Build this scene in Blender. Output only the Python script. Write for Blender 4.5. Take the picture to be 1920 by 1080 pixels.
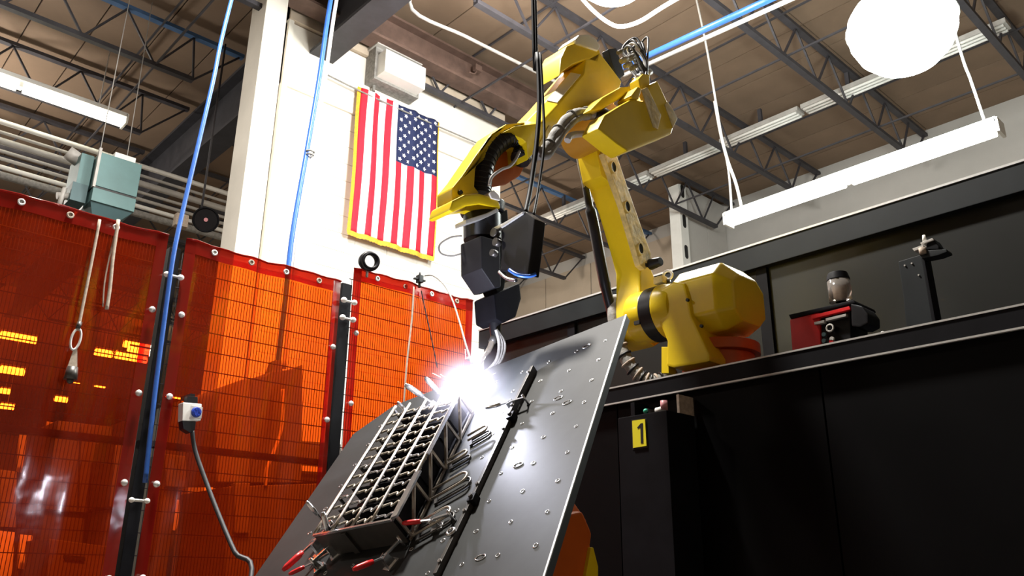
import bpy, bmesh, math, random
from math import radians, sin, cos, pi, tan
from mathutils import Vector, Matrix
random.seed(7)
scene = bpy.context.scene
for o in list(bpy.data.objects): bpy.data.objects.remove(o)

# ------------------------------------------------------------------ camera
# world frame: X and Y run along the two walls of the shop, Z is up, floor at 0
F = 1550.0; PITCH = radians(19.4); ROLL = radians(0.5); AZ = radians(47.5)
C = Vector((0, 0, 1.1))
fh = Vector((cos(AZ), sin(AZ), 0)); rh = Vector((sin(AZ), -cos(AZ), 0)); zz = Vector((0, 0, 1))
FW = fh*cos(PITCH) + zz*sin(PITCH); UPV = -fh*sin(PITCH) + zz*cos(PITCH)
RV = rh*cos(ROLL) + UPV*sin(ROLL); UV = -rh*sin(ROLL) + UPV*cos(ROLL)
cam_data = bpy.data.cameras.new('camera'); cam = bpy.data.objects.new('camera', cam_data)
scene.collection.objects.link(cam); scene.camera = cam
cam_data.sensor_width = 36; cam_data.lens = 36*F/1920; cam_data.clip_end = 200; cam_data.clip_start = .05
M3 = Matrix((RV, UV, -FW)).transposed()
cam.matrix_world = Matrix.Translation(C) @ M3.to_4x4()

def ray(x, y): return RV*((x-960)/F) - UV*((y-540)/F) + FW
def at(x, y, **k):
    """surveyed point: sight line through a photo point met with the plane X=, Y= or Z="""
    a = list(k)[0]; i = 'XYZ'.index(a); r = ray(x, y); t = (k[a]-C[i])/r[i]
    return C + r*t
def deep(x, y, d): return C + ray(x, y)*d

# ------------------------------------------------------------------ world, exposure, lights
w = bpy.data.worlds.new('world'); scene.world = w; w.use_nodes = True
w.node_tree.nodes['Background'].inputs[0].default_value = (1.0, .88, .74, 1)
w.node_tree.nodes['Background'].inputs[1].default_value = .07
vs = scene.view_settings
vs.view_transform = 'Standard'; vs.look = 'None'; vs.gamma = 1; vs.use_curve_mapping = False; vs.exposure = 0.0

def light(name, kind, loc, power, col=(1, 1, 1), size=.3, aim=None, spread=None):
    d = bpy.data.lights.new(name, kind); d.energy = power; d.color = col
    if kind == 'AREA':
        d.shape = 'DISK'; d.size = size
        if spread: d.spread = spread
    elif kind in ('POINT', 'SPOT'): d.shadow_soft_size = size
    o = bpy.data.objects.new(name, d); scene.collection.objects.link(o); o.location = loc
    if aim is not None:
        o.rotation_euler = (Vector(aim)-Vector(loc)).to_track_quat('-Z', 'Y').to_euler()
    return o
BAY = deep(1690, 48, 6.3)                      # the high bay lamp in view
light('high_bay_light', 'POINT', BAY - Vector((0, 0, .55)), 330, (.93, 1.0, .96), .25)
BAY2 = deep(1150, -76, 6.2)
light('second_bay_light', 'POINT', BAY2 - Vector((0, 0, .50)), 300, (1, .97, .92), .25)
# overhead key lamp, then unseen fill lights added to brighten walls and roof
light('unseen_light', 'AREA', (1.3, 3.4, 6.5), 680, (1, .95, .88), .5, (1.3, 3.4, 0))
light('unseen_light', 'POINT', (4.2, 4.3, 6.0), 270, (1, .95, .90), .25)
light('unseen_light', 'POINT', (-3.0, 6.5, 5.9), 150, (1, .93, .84), .25)
light('unseen_light', 'POINT', (0.6, 11.0, 5.7), 240, (1, .93, .84), .25)
light('unseen_light', 'POINT', (-4.0, 18.0, 5.9), 300, (1, .9, .78), .25)
light('unseen_light', 'POINT', (2.0, 26.0, 5.9), 360, (1, .9, .78), .25)
light('unseen_light', 'POINT', (8.0, 10.0, 5.6), 150, (1, .9, .78), .25)

# ------------------------------------------------------------------ materials
MATS = {}
def mat(name, col, rough=.5, metal=0, var=.12, scale=6, bump=0, spec=.5, emit=None, estr=0, coat=0, stretch=None):
    if name in MATS: return MATS[name]
    m = bpy.data.materials.new(name); m.use_nodes = True; nt = m.node_tree; n = nt.nodes; l = nt.links
    b = n['Principled BSDF']; b.inputs['Roughness'].default_value = rough; b.inputs['Metallic'].default_value = metal
    b.inputs['Specular IOR Level'].default_value = spec
    if coat: b.inputs['Coat Weight'].default_value = coat; b.inputs['Coat Roughness'].default_value = .12
    if emit:
        b.inputs['Emission Color'].default_value = (*emit, 1); b.inputs['Emission Strength'].default_value = estr
    tc = n.new('ShaderNodeTexCoord'); no = n.new('ShaderNodeTexNoise'); no.inputs['Scale'].default_value = scale
    no.inputs['Detail'].default_value = 6; no.inputs['Roughness'].default_value = .62
    if stretch:
        mp = n.new('ShaderNodeMapping'); mp.inputs['Scale'].default_value = stretch
        l.new(tc.outputs['Object'], mp.inputs['Vector']); l.new(mp.outputs['Vector'], no.inputs['Vector'])
    else: l.new(tc.outputs['Object'], no.inputs['Vector'])
    r = n.new('ShaderNodeValToRGB'); r.color_ramp.elements[0].position = .3; r.color_ramp.elements[1].position = .72
    r.color_ramp.elements[0].color = (*[c*(1-var) for c in col], 1); r.color_ramp.elements[1].color = (*[min(1, c*(1+var)) for c in col], 1)
    l.new(no.outputs['Fac'], r.inputs['Fac']); l.new(r.outputs['Color'], b.inputs['Base Color'])
    if bump:
        bp = n.new('ShaderNodeBump'); bp.inputs['Strength'].default_value = bump; bp.inputs['Distance'].default_value = .01
        l.new(no.outputs['Fac'], bp.inputs['Height']); l.new(bp.outputs['Normal'], b.inputs['Normal'])
    MATS[name] = m; return m

M = dict(
    yellow=mat('robot yellow paint', (.86, .62, .010), .33, var=.07, scale=5, coat=.25),
    worn=mat('worn yellow casting', (.72, .56, .20), .55, var=.35, scale=22, bump=.3),
    amber=mat('amber shaded paint', (.55, .28, .03), .42, var=.1),  # robot yellow with the elbow's shade put into the colour
    orange=mat('orange red paint', (.62, .12, .012), .4, var=.12),
    satin=mat('satin black casing', (.030, .031, .036), .34, metal=.35, var=.2, scale=8),
    black=mat('black plastic', (.008, .008, .010), .38, var=.3, scale=12, spec=.35),
    blackmat=mat('matt black steel', (.006, .006, .008), .55, var=.3, scale=9, spec=.12),
    panel=mat('glossy black panel', (.011, .012, .011), .36, var=.18, scale=1.2, spec=.42),
    lowpanel=mat('black painted sheet', (.0028, .0028, .0034), .5, var=.3, scale=1.5, spec=.10),
    rail=mat('dark grey rail', (.013, .016, .018), .5, var=.2, spec=.25),
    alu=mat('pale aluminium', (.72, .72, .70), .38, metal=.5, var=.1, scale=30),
    chrome=mat('bright steel', (.75, .75, .76), .22, metal=.95, var=.12, scale=40),
    steel=mat('mill steel', (.09, .085, .08), .42, metal=.6, var=.25, scale=14, bump=.08),
    plate=mat('blued steel plate', (.027, .029, .030), .58, metal=.08, var=.35, scale=4.5, bump=.05, spec=.30),
    rod=mat('bright wire rod', (.46, .41, .34), .38, metal=.7, var=.25, scale=30),
    cover=mat('lamp white cover', (.88, .87, .82), .4, var=.04),
    conc=mat('white painted precast', (.80, .755, .67), .75, var=.07, scale=2.2, bump=.15),
    block=mat('white painted block', (.84, .80, .72), .75, var=.05, scale=7, bump=.3),
    beige=mat('beige wall', (.52, .43, .33), .8, var=.08, scale=1.6, bump=.1),
    grey=mat('pale grey wall', (.50, .48, .45), .8, var=.07, scale=1.2, bump=.1),
    deck=mat('brown roof deck', (.22, .150, .098), .85, var=.12, scale=1.4, bump=.1),
    joist=mat('dark joist steel', (.045, .042, .048), .6, var=.25, scale=8),
    bluej=mat('blue painted joist', (.06, .13, .26), .5, var=.2, scale=8),
    girder=mat('girder steel', (.035, .035, .042), .6, var=.25, scale=6),
    rust=mat('brown beam steel', (.14, .085, .065), .7, var=.3, scale=6),
    floor=mat('shop floor concrete', (.20, .18, .155), .6, var=.2, scale=1.5, bump=.1),
    bluehose=mat('blue air hose', (.03, .12, .46), .35, var=.12, scale=30),
    whitehose=mat('white cord', (.55, .53, .49), .5, var=.1, scale=30),
    cord=mat('grey woven cord', (.42, .34, .27), .8, var=.25, scale=60),
    sleeve=mat('grey cable sleeve', (.26, .25, .23), .75, var=.35, scale=26, bump=.6),
    darkcable=mat('dark cable', (.03, .03, .034), .5, var=.3, scale=30),
    teal=mat('teal sheet metal', (.10, .20, .20), .5, var=.12, scale=4),
    tealdark=mat('dark teal sheet metal', (.06, .12, .13), .55, var=.15, scale=4),
    pipe=mat('grey pipe', (.45, .43, .40), .5, var=.15, scale=8),
    red=mat('red plastic', (.78, .022, .025), .35, var=.1, scale=10),
    green=mat('green lens', (.05, .45, .30), .3),
    blueknob=mat('blue plug face', (.02, .06, .42), .35),
    sign=mat('yellow sign', (.88, .78, .03), .45, var=.04),
    ink=mat('black ink', (.01, .01, .01), .5, var=.05),
    pink=mat('pink lens', (.75, .33, .36), .4),
    flagred=mat('flag red', (.56, .012, .035), .8, var=.12, scale=16, bump=.2),
    flagwhite=mat('flag white', (.84, .80, .80), .8, var=.06, scale=16, bump=.2),
    flagblue=mat('flag navy', (.010, .018, .075), .8, var=.15, scale=16, bump=.2),
    gold=mat('gold fringe', (.80, .42, .03), .7, var=.25, scale=90, bump=.6),
    machine=mat('machine brown grey', (.10, .085, .075), .55, var=.2, scale=3),
    machine2=mat('machine mid grey', (.16, .14, .12), .55, var=.2, scale=3),
    pale=mat('pale sheet', (.70, .66, .60), .6, var=.08),
    tube=mat('lit fluorescent tube', (1, 1, 1), .4, emit=(1, .98, .90), estr=9, var=0),
    tube2=mat('warm lit fluorescent tube', (1, 1, 1), .4, emit=(1, .95, .76), estr=7, var=0),
    bay=mat('lit high bay lens', (1, 1, 1), .4, emit=(.90, 1.0, .97), estr=22, var=0),
    bulb=mat('far lit tube', (1, 1, 1), .4, emit=(1, .90, .65), estr=16, var=0),
    glass=None,
)
def glass_mat():
    m = bpy.data.materials.new('clear cup plastic'); m.use_nodes = True; b = m.node_tree.nodes['Principled BSDF']
    b.inputs['Base Color'].default_value = (.75, .68, .62, 1); b.inputs['Roughness'].default_value = .15
    b.inputs['Transmission Weight'].default_value = .8; b.inputs['IOR'].default_value = 1.3
    return m
M['glass'] = glass_mat()
def film_mat(name, tcol, dcol, tw):
    """thin tinted welding screen film: tinted see-through, a little milky, glossy"""
    m = bpy.data.materials.new(name); m.use_nodes = True; nt = m.node_tree; n = nt.nodes; l = nt.links
    n.remove(n['Principled BSDF']); out = n['Material Output']
    tr = n.new('ShaderNodeBsdfTransparent'); tr.inputs[0].default_value = (*tcol, 1)
    df = n.new('ShaderNodeBsdfDiffuse'); df.inputs[0].default_value = (*dcol, 1)
    tl = n.new('ShaderNodeBsdfTranslucent'); tl.inputs[0].default_value = (*dcol, 1)
    gl = n.new('ShaderNodeBsdfGlossy'); gl.inputs[1].default_value = .13; gl.inputs[0].default_value = (1, .95, .92, 1)
    a1 = n.new('ShaderNodeMixShader'); a1.inputs[0].default_value = .5
    l.new(df.outputs[0], a1.inputs[1]); l.new(tl.outputs[0], a1.inputs[2])
    a2 = n.new('ShaderNodeMixShader'); a2.inputs[0].default_value = tw
    l.new(a1.outputs[0], a2.inputs[1]); l.new(tr.outputs[0], a2.inputs[2])
    tc = n.new('ShaderNodeTexCoord'); no = n.new('ShaderNodeTexNoise'); no.inputs['Scale'].default_value = 3.5; no.inputs['Detail'].default_value = 3
    l.new(tc.outputs['Object'], no.inputs['Vector'])
    bp = n.new('ShaderNodeBump'); bp.inputs['Strength'].default_value = .35; bp.inputs['Distance'].default_value = .02
    l.new(no.outputs['Fac'], bp.inputs['Height'])
    fr = n.new('ShaderNodeFresnel'); fr.inputs[0].default_value = 1.38; l.new(bp.outputs[0], fr.inputs['Normal']); l.new(bp.outputs[0], gl.inputs['Normal'])
    a3 = n.new('ShaderNodeMixShader'); l.new(fr.outputs[0], a3.inputs[0])
    l.new(a2.outputs[0], a3.inputs[1]); l.new(gl.outputs[0], a3.inputs[2]); l.new(a3.outputs[0], out.inputs[0])
    return m
M['film'] = film_mat('orange welding film', (1.0, .125, .008), (.80, .045, .008), .80)
M['hem'] = film_mat('folded red film hem', (.55, .02, .006), (.34, .022, .014), .45)

# ------------------------------------------------------------------ mesh helpers
COL = scene.collection
class MB:
    def __init__(s): s.bm = bmesh.new()
    def poly(s, pts, faces, mi=0):
        v = [s.bm.verts.new(p) for p in pts]
        for f in faces:
            try: s.bm.faces.new([v[i] for i in f]).material_index = mi
            except ValueError: pass
        return s
    def hexa(s, p, mi=0):           # 8 points: bottom loop, top loop
        return s.poly(p, [(3, 2, 1, 0), (4, 5, 6, 7), (0, 1, 5, 4), (1, 2, 6, 5), (2, 3, 7, 6), (3, 0, 4, 7)], mi)
    def box(s, lo, hi, mi=0):
        x0, y0, z0 = lo; x1, y1, z1 = hi
        return s.hexa([(x0, y0, z0), (x1, y0, z0), (x1, y1, z0), (x0, y1, z0), (x0, y0, z1), (x1, y0, z1), (x1, y1, z1), (x0, y1, z1)], mi)
    def obox(s, c, ax, ay, az, hx, hy, hz):
        c = Vector(c); P = []
        for k in (-1, 1):
            for i, j in ((-1, -1), (1, -1), (1, 1), (-1, 1)): P.append(c + ax*hx*i + ay*hy*j + az*hz*k)
        return s.hexa(P)
    def bar(s, a, b, w, h=None, up=(0, 0, 1)):
        a = Vector(a); b = Vector(b); d = (b-a).normalized(); h = h or w; u = Vector(up)
        if abs(d.dot(u)) > .98: u = Vector((1, 0, 0))
        sd = d.cross(u).normalized(); u = sd.cross(d).normalized()
        return s.obox((a+b)/2, sd, u, d, w/2, h/2, (b-a).length/2)
    def prism(s, pts, ext, mi=0):
        n = len(pts); e = Vector(ext); P = [Vector(p) for p in pts]; P += [p+e for p in P]
        F_ = [tuple(range(n))[::-1], tuple(range(n, 2*n))] + [(i, (i+1) % n, n+(i+1) % n, n+i) for i in range(n)]
        return s.poly(P, F_, mi)
    def tube(s, pts, r, seg=8, closed=False, mi=0):
        P = [Vector(p) for p in pts]; n = len(P); rr = [r[int(i*(len(r)-1)/max(n-1, 1))] for i in range(n)] if isinstance(r, (list, tuple)) else [r]*n
        t0 = (P[1]-P[0]).normalized(); u = t0.orthogonal().normalized(); rings = []
        for i, p in enumerate(P):
            if closed: t = (P[(i+1) % n]-P[i-1]).normalized()
            else: t = (P[min(i+1, n-1)]-P[max(i-1, 0)]).normalized()
            u = (u - t*u.dot(t)).normalized(); v = t.cross(u)
            rings.append([s.bm.verts.new(p + (u*cos(2*pi*k/seg)+v*sin(2*pi*k/seg))*rr[i]) for k in range(seg)])
        for i in range(n if closed else n-1):
            a = rings[i]; b = rings[(i+1) % n]
            for k in range(seg):
                f = s.bm.faces.new((a[k], a[(k+1) % seg], b[(k+1) % seg], b[k])); f.smooth = True; f.material_index = mi
        if not closed:
            s.bm.faces.new(rings[0][::-1]); s.bm.faces.new(rings[-1])
        return s
    def cyl(s, a, b, r, r2=None, seg=24, mi=0):
        return s.tube([a, b], [r, r if r2 is None else r2], seg, mi=mi)
    def ring(s, c, axis, R_, r, seg=28, ts=8):
        ax = Vector(axis).normalized(); u = ax.orthogonal().normalized(); v = ax.cross(u)
        return s.tube([Vector(c)+(u*cos(2*pi*k/seg)+v*sin(2*pi*k/seg))*R_ for k in range(seg)], r, ts, True)
    def ball(s, c, r, sc=(1, 1, 1), sub=2):
        g = bmesh.ops.create_icosphere(s.bm, subdivisions=sub, radius=r)
        for v in g['verts']: v.co = Vector((v.co.x*sc[0], v.co.y*sc[1], v.co.z*sc[2])) + Vector(c)
        for v in g['verts']:
            for f in v.link_faces: f.smooth = True
        return s
    def build(s, name, m, parent=None, bevel=0, smooth=False, seg=2):
        bmesh.ops.recalc_face_normals(s.bm, faces=s.bm.faces)
        if name in ('film', 'hem', 'fringe', 'star') and sum(f.normal.y*f.calc_area() for f in s.bm.faces) > 0: bmesh.ops.reverse_faces(s.bm, faces=s.bm.faces)
        off = parent_loc(parent)
        me = bpy.data.meshes.new(name)
        if bevel:
            es = [e for e in s.bm.edges if len(e.link_faces) == 2 and e.calc_face_angle(0) > .5]
            bmesh.ops.bevel(s.bm, geom=es, offset=bevel, segments=seg, affect='EDGES', profile=.6, clamp_overlap=True)
        if parent is None:
            lo = Vector([min(v.co[i] for v in s.bm.verts) for i in range(3)]); hi = Vector([max(v.co[i] for v in s.bm.verts) for i in range(3)])
            off = Vector(((lo.x+hi.x)/2, (lo.y+hi.y)/2, lo.z))
        bmesh.ops.translate(s.bm, verts=s.bm.verts, vec=-off)
        s.bm.to_mesh(me); s.bm.free()
        for mm in (m if isinstance(m, (list, tuple)) else [m]): me.materials.append(mm)
        if smooth or bevel:
            for p in me.polygons: p.use_smooth = True
            try: me.set_sharp_from_angle(angle=radians(35))
            except Exception: pass
        o = bpy.data.objects.new(name, me); COL.objects.link(o)
        if bevel:
            wn = o.modifiers.new('weighted normals', 'WEIGHTED_NORMAL'); wn.weight = 100; wn.keep_sharp = True
        if parent: o.parent = parent
        else: o.location = off
        o['_w'] = list(off); return o
def parent_loc(p):
    return Vector(p['_w']) if p is not None else Vector((0, 0, 0))
def tag(o, label=None, cat=None, group=None, kind=None):
    if label: o['label'] = label
    if cat: o['category'] = cat
    if group: o['group'] = group
    if kind: o['kind'] = kind
    return o
def thing(name, label, cat, loc, group=None, kind=None):
    o = bpy.data.objects.new(name, None); COL.objects.link(o); o.location = loc; o.empty_display_size = .1
    o['_w'] = list(Vector(loc)); return tag(o, label, cat, group, kind)
def spline(pts, n=8):
    P = [Vector(p) for p in pts]; out = []
    for i in range(len(P)-1):
        a = P[max(i-1, 0)]; b = P[i]; c = P[i+1]; d = P[min(i+2, len(P)-1)]
        for k in range(n):
            t = k/n
            out.append(.5*((2*b) + (c-a)*t + (2*a-5*b+4*c-d)*t*t + (3*b-a-3*c+d)*t**3))
    out.append(P[-1]); return out
def one(mb, name, m, label, cat, group=None, **k): return tag(mb.build(name, m, None, **k), label, cat, group)

# ================================================================== SETTING
ZC = 7.2
YW = 7.0
XR = 11.36
fl = MB().box((-14, -8, -.2), (XR, 45, 0)).build('floor', M['floor']); tag(fl, kind='structure')
ce = MB().box((-14, -8, ZC+.06), (XR+.3, 45, ZC+.3)).build('ceiling', M['joist']); tag(ce, kind='structure')
# roof deck panels, laid in strips along Y
def strip_mesh(L):
    b = MB(); b.box((0, 0, 0), (.585, L, .05))
    me = bpy.data.meshes.new('ceiling_panel'); b.bm.to_mesh(me); b.bm.free(); me.materials.append(M['deck']); return me
ps = strip_mesh(3.29)
zo = parent_loc(ce)
nP = 0
for iy in range(0, 6):
    for ix in range(0, 27):
        x = -4.7 + ix*.6; y = .36 + iy*3.3
        o = bpy.data.objects.new('ceiling_panel', ps); COL.objects.link(o); o.parent = ce
        o.location = Vector((x, y, ZC)) - zo; nP += 1
b = MB()
for iy in (-1, -2, -3):
    pass
b.box((-14, -8, ZC), (XR, .35, ZC+.05)); b.box((-14, 20.2, ZC), (XR, 45, ZC+.05)); b.box((-14, .35, ZC), (-4.72, 20.2, ZC+.05))
b.build('ceiling_field', M['deck'], ce)
# bar joists, each a part of the ceiling with chords and web
def joist(y, x0, x1, zt, zb, first=False, m=None, diag=True):
    m = m or M['joist']
    j = bpy.data.objects.new('bar_joist', None); COL.objects.link(j); j.parent = ce
    loc = Vector((x0, y, zt)); j.location = loc - zo; j['_w'] = list(loc)
    MB().box((x0, y-.04, zt-.045), (x1, y+.04, zt)).build('top_chord', m, j)
    e = .55
    MB().box((x0+e, y-.035, zb), (x1-e, y+.035, zb+.05)).build('bottom_chord', M['joist'], j)
    b = MB(); x = x0+e; up = True; st = .38
    b.bar((x0+.05, y, zt-.05), (x0+e, y, zb+.03), .022); b.bar((x1-.05, y, zt-.05), (x1-e, y, zb+.03), .022)
    while x < x1-e-.01:
        nx = min(x+st, x1-e)
        b.bar((x, y, zb+.03 if up else zt-.04), (nx, y, zt-.04 if up else zb+.03), .022); up = not up; x = nx
    b.build('web', M['joist'], j)
for k, y in enumerate([.35, 2.0, 3.68, 5.3, 6.85, 8.6, 10.25, 11.9, 13.55, 15.2, 16.85, 18.5, 20.15]):
    if y > 0: joist(y, -5.0, 3.38, 7.12, 6.50, m=M['bluej'] if k == 5 else None)
    joist(y, 3.78, XR-.05, 7.12, 6.50, m=M['bluej'] if k in (5,) else None)
b = MB()
for x in (.5, 2.4, 5.4, 7.4, 9.6):
    for z in (6.53, 7.08): b.bar((x, .3, z), (x, 20.2, z), .02)
b.build('bridging_rods', M['joist'], ce)
# girder on the column line
g = MB(); g.box((3.44, -2, 6.35), (3.72, 20, 6.39)); g.box((3.44, -2, 7.06), (3.72, 20, 7.10)); g.box((3.565, -2, 6.39), (3.595, 20, 7.06))
g.build('roof_girder', M['girder'], ce)

# concrete wall with flag: trim panels, blocks, column
XL, XE = 3.16, 6.2
cw = MB().box((XL, YW, 0), (XE, YW+.25, 6.98)).build('wall_back', M['conc']); tag(cw, kind='structure')
zw = parent_loc(cw)
bm_ = MB(); bm_.box((.002, -.007, .002), (.398, .01, .198)); bmesh.ops.bevel(bm_.bm, geom=list(bm_.bm.edges), offset=.002, segments=1, affect='EDGES')
bme = bpy.data.meshes.new('block'); bm_.bm.to_mesh(bme); bm_.bm.free(); bme.materials.append(M['block'])
bm_ = MB(); bm_.box((.002, -.007, .002), (.198, .01, .198)); bmesh.ops.bevel(bm_.bm, geom=list(bm_.bm.edges), offset=.002, segments=1, affect='EDGES')
bmh = bpy.data.meshes.new('half_block'); bm_.bm.to_mesh(bmh); bm_.bm.free(); bmh.materials.append(M['block'])
for r in range(17):
    z = 2.45+r*.2; x = XL+.02
    if r % 2:
        o = bpy.data.objects.new('half_block', bmh); COL.objects.link(o); o.parent = cw; o.location = Vector((x, YW, z))-zw; x += .2
    while x+.39 <= XE:
        o = bpy.data.objects.new('block', bme); COL.objects.link(o); o.parent = cw; o.location = Vector((x, YW, z))-zw; x += .4
    if XE-x > .19:
        o = bpy.data.objects.new('half_block', bmh); COL.objects.link(o); o.parent = cw; o.location = Vector((x, YW, z))-zw
MB().box((XL, YW-.03, 5.86), (XE, YW+.01, 6.62)).build('precast_band', M['conc'], cw, bevel=.008)
MB().box((XL, YW-.075, 6.63), (XE, YW+.01, 6.98)).build('precast_cap', M['beige'], cw, bevel=.008)
MB().box((XL, YW-.06, 0), (XL+.06, YW+.02, 6.98)).build('wall_end_jamb', M['conc'], cw, bevel=.008)
cl = MB().box((2.80, YW-.28, 0), (3.03, YW+.06, 7.0)).build('trim_1', M['conc'], bevel=.012); tag(cl, kind='structure')
MB().box((3.03, YW+.02, 0), (3.16, YW+.25, 7.0)).build('recess_back', M['conc'], cl)
tb = MB(); tb.box((3.0, 6.72, 6.72), (XE+.6, 6.76, 7.06)); tb.box((3.0, 6.62, 6.70), (XE+.6, 6.86, 6.73)); tb.box((3.0, 6.62, 7.04), (XE+.6, 6.86, 7.07))
tg = tb.build('trim_2', M['rust']); tag(tg, kind='structure')

# far walls
fw = MB().box((XR, -8, 0), (XR+.25, 45, ZC+.05)).build('wall_right', M['grey']); tag(fw, kind='structure')
zf = parent_loc(fw)
for k in range(9):
    y = 7.6 + k*1.25
    MB().box((XR-.03, y+.01, 0), (XR+.01, y+1.23, 6.95)).build('wall_panel', M['beige'], fw, bevel=.006)
stub = MB().box((10.12, 7.05, 0), (XR, 7.2, 7.15)).build('wall_side', M['grey']); tag(stub, kind='structure')
for i in range(2): MB().box((10.22+i*.57, 7.035, 0), (10.22+i*.57+.555, 7.06, 7.0)).build('wall_panel', M['grey'], stub, bevel=.005)
# slotted column at the end of the stub wall
sc_ = thing('slotted_column', 'pale steel column with dark oval slots at the end of the grey stub wall', 'column', (10.02, 7.0, 0))
bb = MB(); bb.box((9.93, 6.95, 0), (10.13, 6.985, 7.05)); bb.box((9.93, 6.985, 0), (9.95, 7.15, 7.05)); bb.box((10.11, 6.985, 0), (10.13, 7.15, 7.05)); bb.build('channel', M['cover'], sc_, bevel=.003)
for k in range(8):
    z = 4.35+k*.52
    b = MB(); b.prism([(10.03+.045*cos(a), 6.948, z+(.07 if sin(a) > 0 else -.07)+.045*sin(a)) for a in [2*pi*i/14 for i in range(14)]], (0, .01, 0)); b.build('slot', M['ink'], sc_)
fb = MB().box((-14, 44, 0), (XR, 44.3, ZC)).build('wall_far', M['beige']); tag(fb, kind='structure')
lw = MB().box((-14.2, -8, 0), (-14, 45, ZC)).build('wall_left', M['beige']); tag(lw, kind='structure')
nw = MB().box((-14, -8.2, 0), (XR, -8, ZC)).build('wall_front', M['beige']); tag(nw, kind='structure')

# ------------------------------------------------------------------ black robot cell walls
XA, XB = 2.6, 3.53
lwp = thing('cell_partition', 'low black sheet partition with pale edged ledge carrying the yellow robot', 'partition', (XA, 1.5, 0))
ys = [-2.0, -.9, .2, 1.30, 1.94, 2.19, 3.2, 4.14]
for i in range(len(ys)-1):
    MB().box((XA, ys[i]+.003, 0), (XA+.02, ys[i+1]-.003, 1.79)).build('sheet_panel', M['lowpanel'], lwp, bevel=.002)
MB().box((XA-.025, -2, 1.785), (XA+.03, 4.14, 1.845)).build('ledge_lip', M['blackmat'], lwp, bevel=.003)
tag(MB().box((XA-.028, -2, 1.845), (XA-.012, 4.14, 1.851)).build('lip_highlight', M['alu'], lwp), 'thin pale strip drawing the highlight on the upper ledge edge')  # pale strips laid on the lip to draw its lit edges
tag(MB().box((XA-.028, -2, 1.779), (XA-.016, 4.14, 1.785)).build('lip_highlight', M['alu'], lwp), 'thin pale strip drawing the highlight on the lower ledge edge')
MB().box((XA+.03, -2, 1.74), (XB, 4.14, 1.78)).build('ledge_top', M['blackmat'], lwp)
bk = thing('cell_back_wall', 'tall glossy black back wall of the cell behind robot and red wire feeder', 'partition', (XB, 1.5, 0))
yj = [-2.0, -.6, .65, 2.0, 3.3, 4.14]
for i in range(len(yj)-1):
    MB().box((XB, yj[i]+.012, 0), (XB+.02, yj[i+1]-.012, 2.58)).build('back_panel', M['panel'], bk, bevel=.002)
for y in yj[1:-1]: MB().box((XB-.02, y-.03, 1.75), (XB+.04, y+.03, 2.62)).build('upright', M['blackmat'], bk, bevel=.003)
MB().box((XB-.04, -2, 2.57), (XB+.05, 4.14, 2.69)).build('top_rail', M['rail'], bk, bevel=.004)
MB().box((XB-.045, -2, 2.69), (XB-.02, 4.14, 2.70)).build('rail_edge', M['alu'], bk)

# cabinet with the number sign
cab = thing('post_cabinet', 'narrow black cabinet against the partition wearing the yellow number sign', 'cabinet', (2.45, 1.95, 0))
p1 = at(1158, 784, X=2.42); p2 = at(1250, 776, X=2.42)
MB().box((2.42, p2.y, 0), (2.59, p1.y, p1.z)).build('body', M['blackmat'], cab, bevel=.004)
MB().box((2.50, p1.y-.02, p1.z), (2.59, p1.y, p1.z+.07)).build('cheek', M['blackmat'], cab, bevel=.002)
MB().box((2.50, p2.y, p1.z), (2.59, p2.y+.012, p1.z+.07)).build('cheek', M['cord'], cab, bevel=.002)
sg = thing('number_sign', 'yellow sign with a black number one on the narrow black cabinet', 'sign', at(1200, 838, X=2.418))
X0 = 2.418
q = [at(1186, 789, X=X0), at(1210, 786, X=X0), at(1213, 836, X=X0), at(1188, 840, X=X0)]
MB().prism(q, (-.003, 0, 0)).build('sign_plate', M['sign'], sg)
b = MB(); xf = X0-.0031
nb = [(1197, 802), (1193.5, 801), (1202, 793.5), (1206, 793), (1205.5, 829.5), (1209, 829.3), (1209, 831.5), (1200.8, 832), (1200.8, 830), (1203, 829.7), (1201.5, 801.5)]
nb = [(1195, 801.5), (1201.5, 793.8), (1205.5, 793.3), (1206.3, 831.2), (1201.8, 831.6), (1200.8, 801.6), (1196.2, 804.2)]
b.prism([at(x, y, X=xf) for x, y in nb], (-.0008, 0, 0)); b.build('digit', M['ink'], sg)
qb = [at(1184, 787, X=X0+.001), at(1212, 784, X=X0+.001), at(1215, 839, X=X0+.001), at(1186, 843, X=X0+.001)]
MB().prism(qb, (-.0005, 0, 0)).build('sign_border', M['ink'], sg)
pz = p1.z
bt = thing('push_button', 'small switch with green lens on the black cabinet above the number sign', 'switch', (2.46, at(1211, 775, X=2.44).y, pz))
y0 = bt.location.y
MB().box((2.44, y0-.012, pz), (2.48, y0+.012, pz+.022)).build('base', M['black'], bt, bevel=.002)
MB().ball((2.44, y0, pz+.013), .010).build('lens', M['green'], bt)
rg = thing('white_fitting', 'small white elbow fitting beside the green switch on the black cabinet', 'fitting', (2.46, y0-.05, pz))
MB().cyl((2.46, y0-.035, pz+.012), (2.46, y0-.075, pz+.014), .012).build('barrel', M['cover'], rg)
MB().cyl((2.46, y0-.07, pz+.01), (2.46, y0-.07, pz+.045), .013).build('socket', M['pink'], rg)

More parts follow.
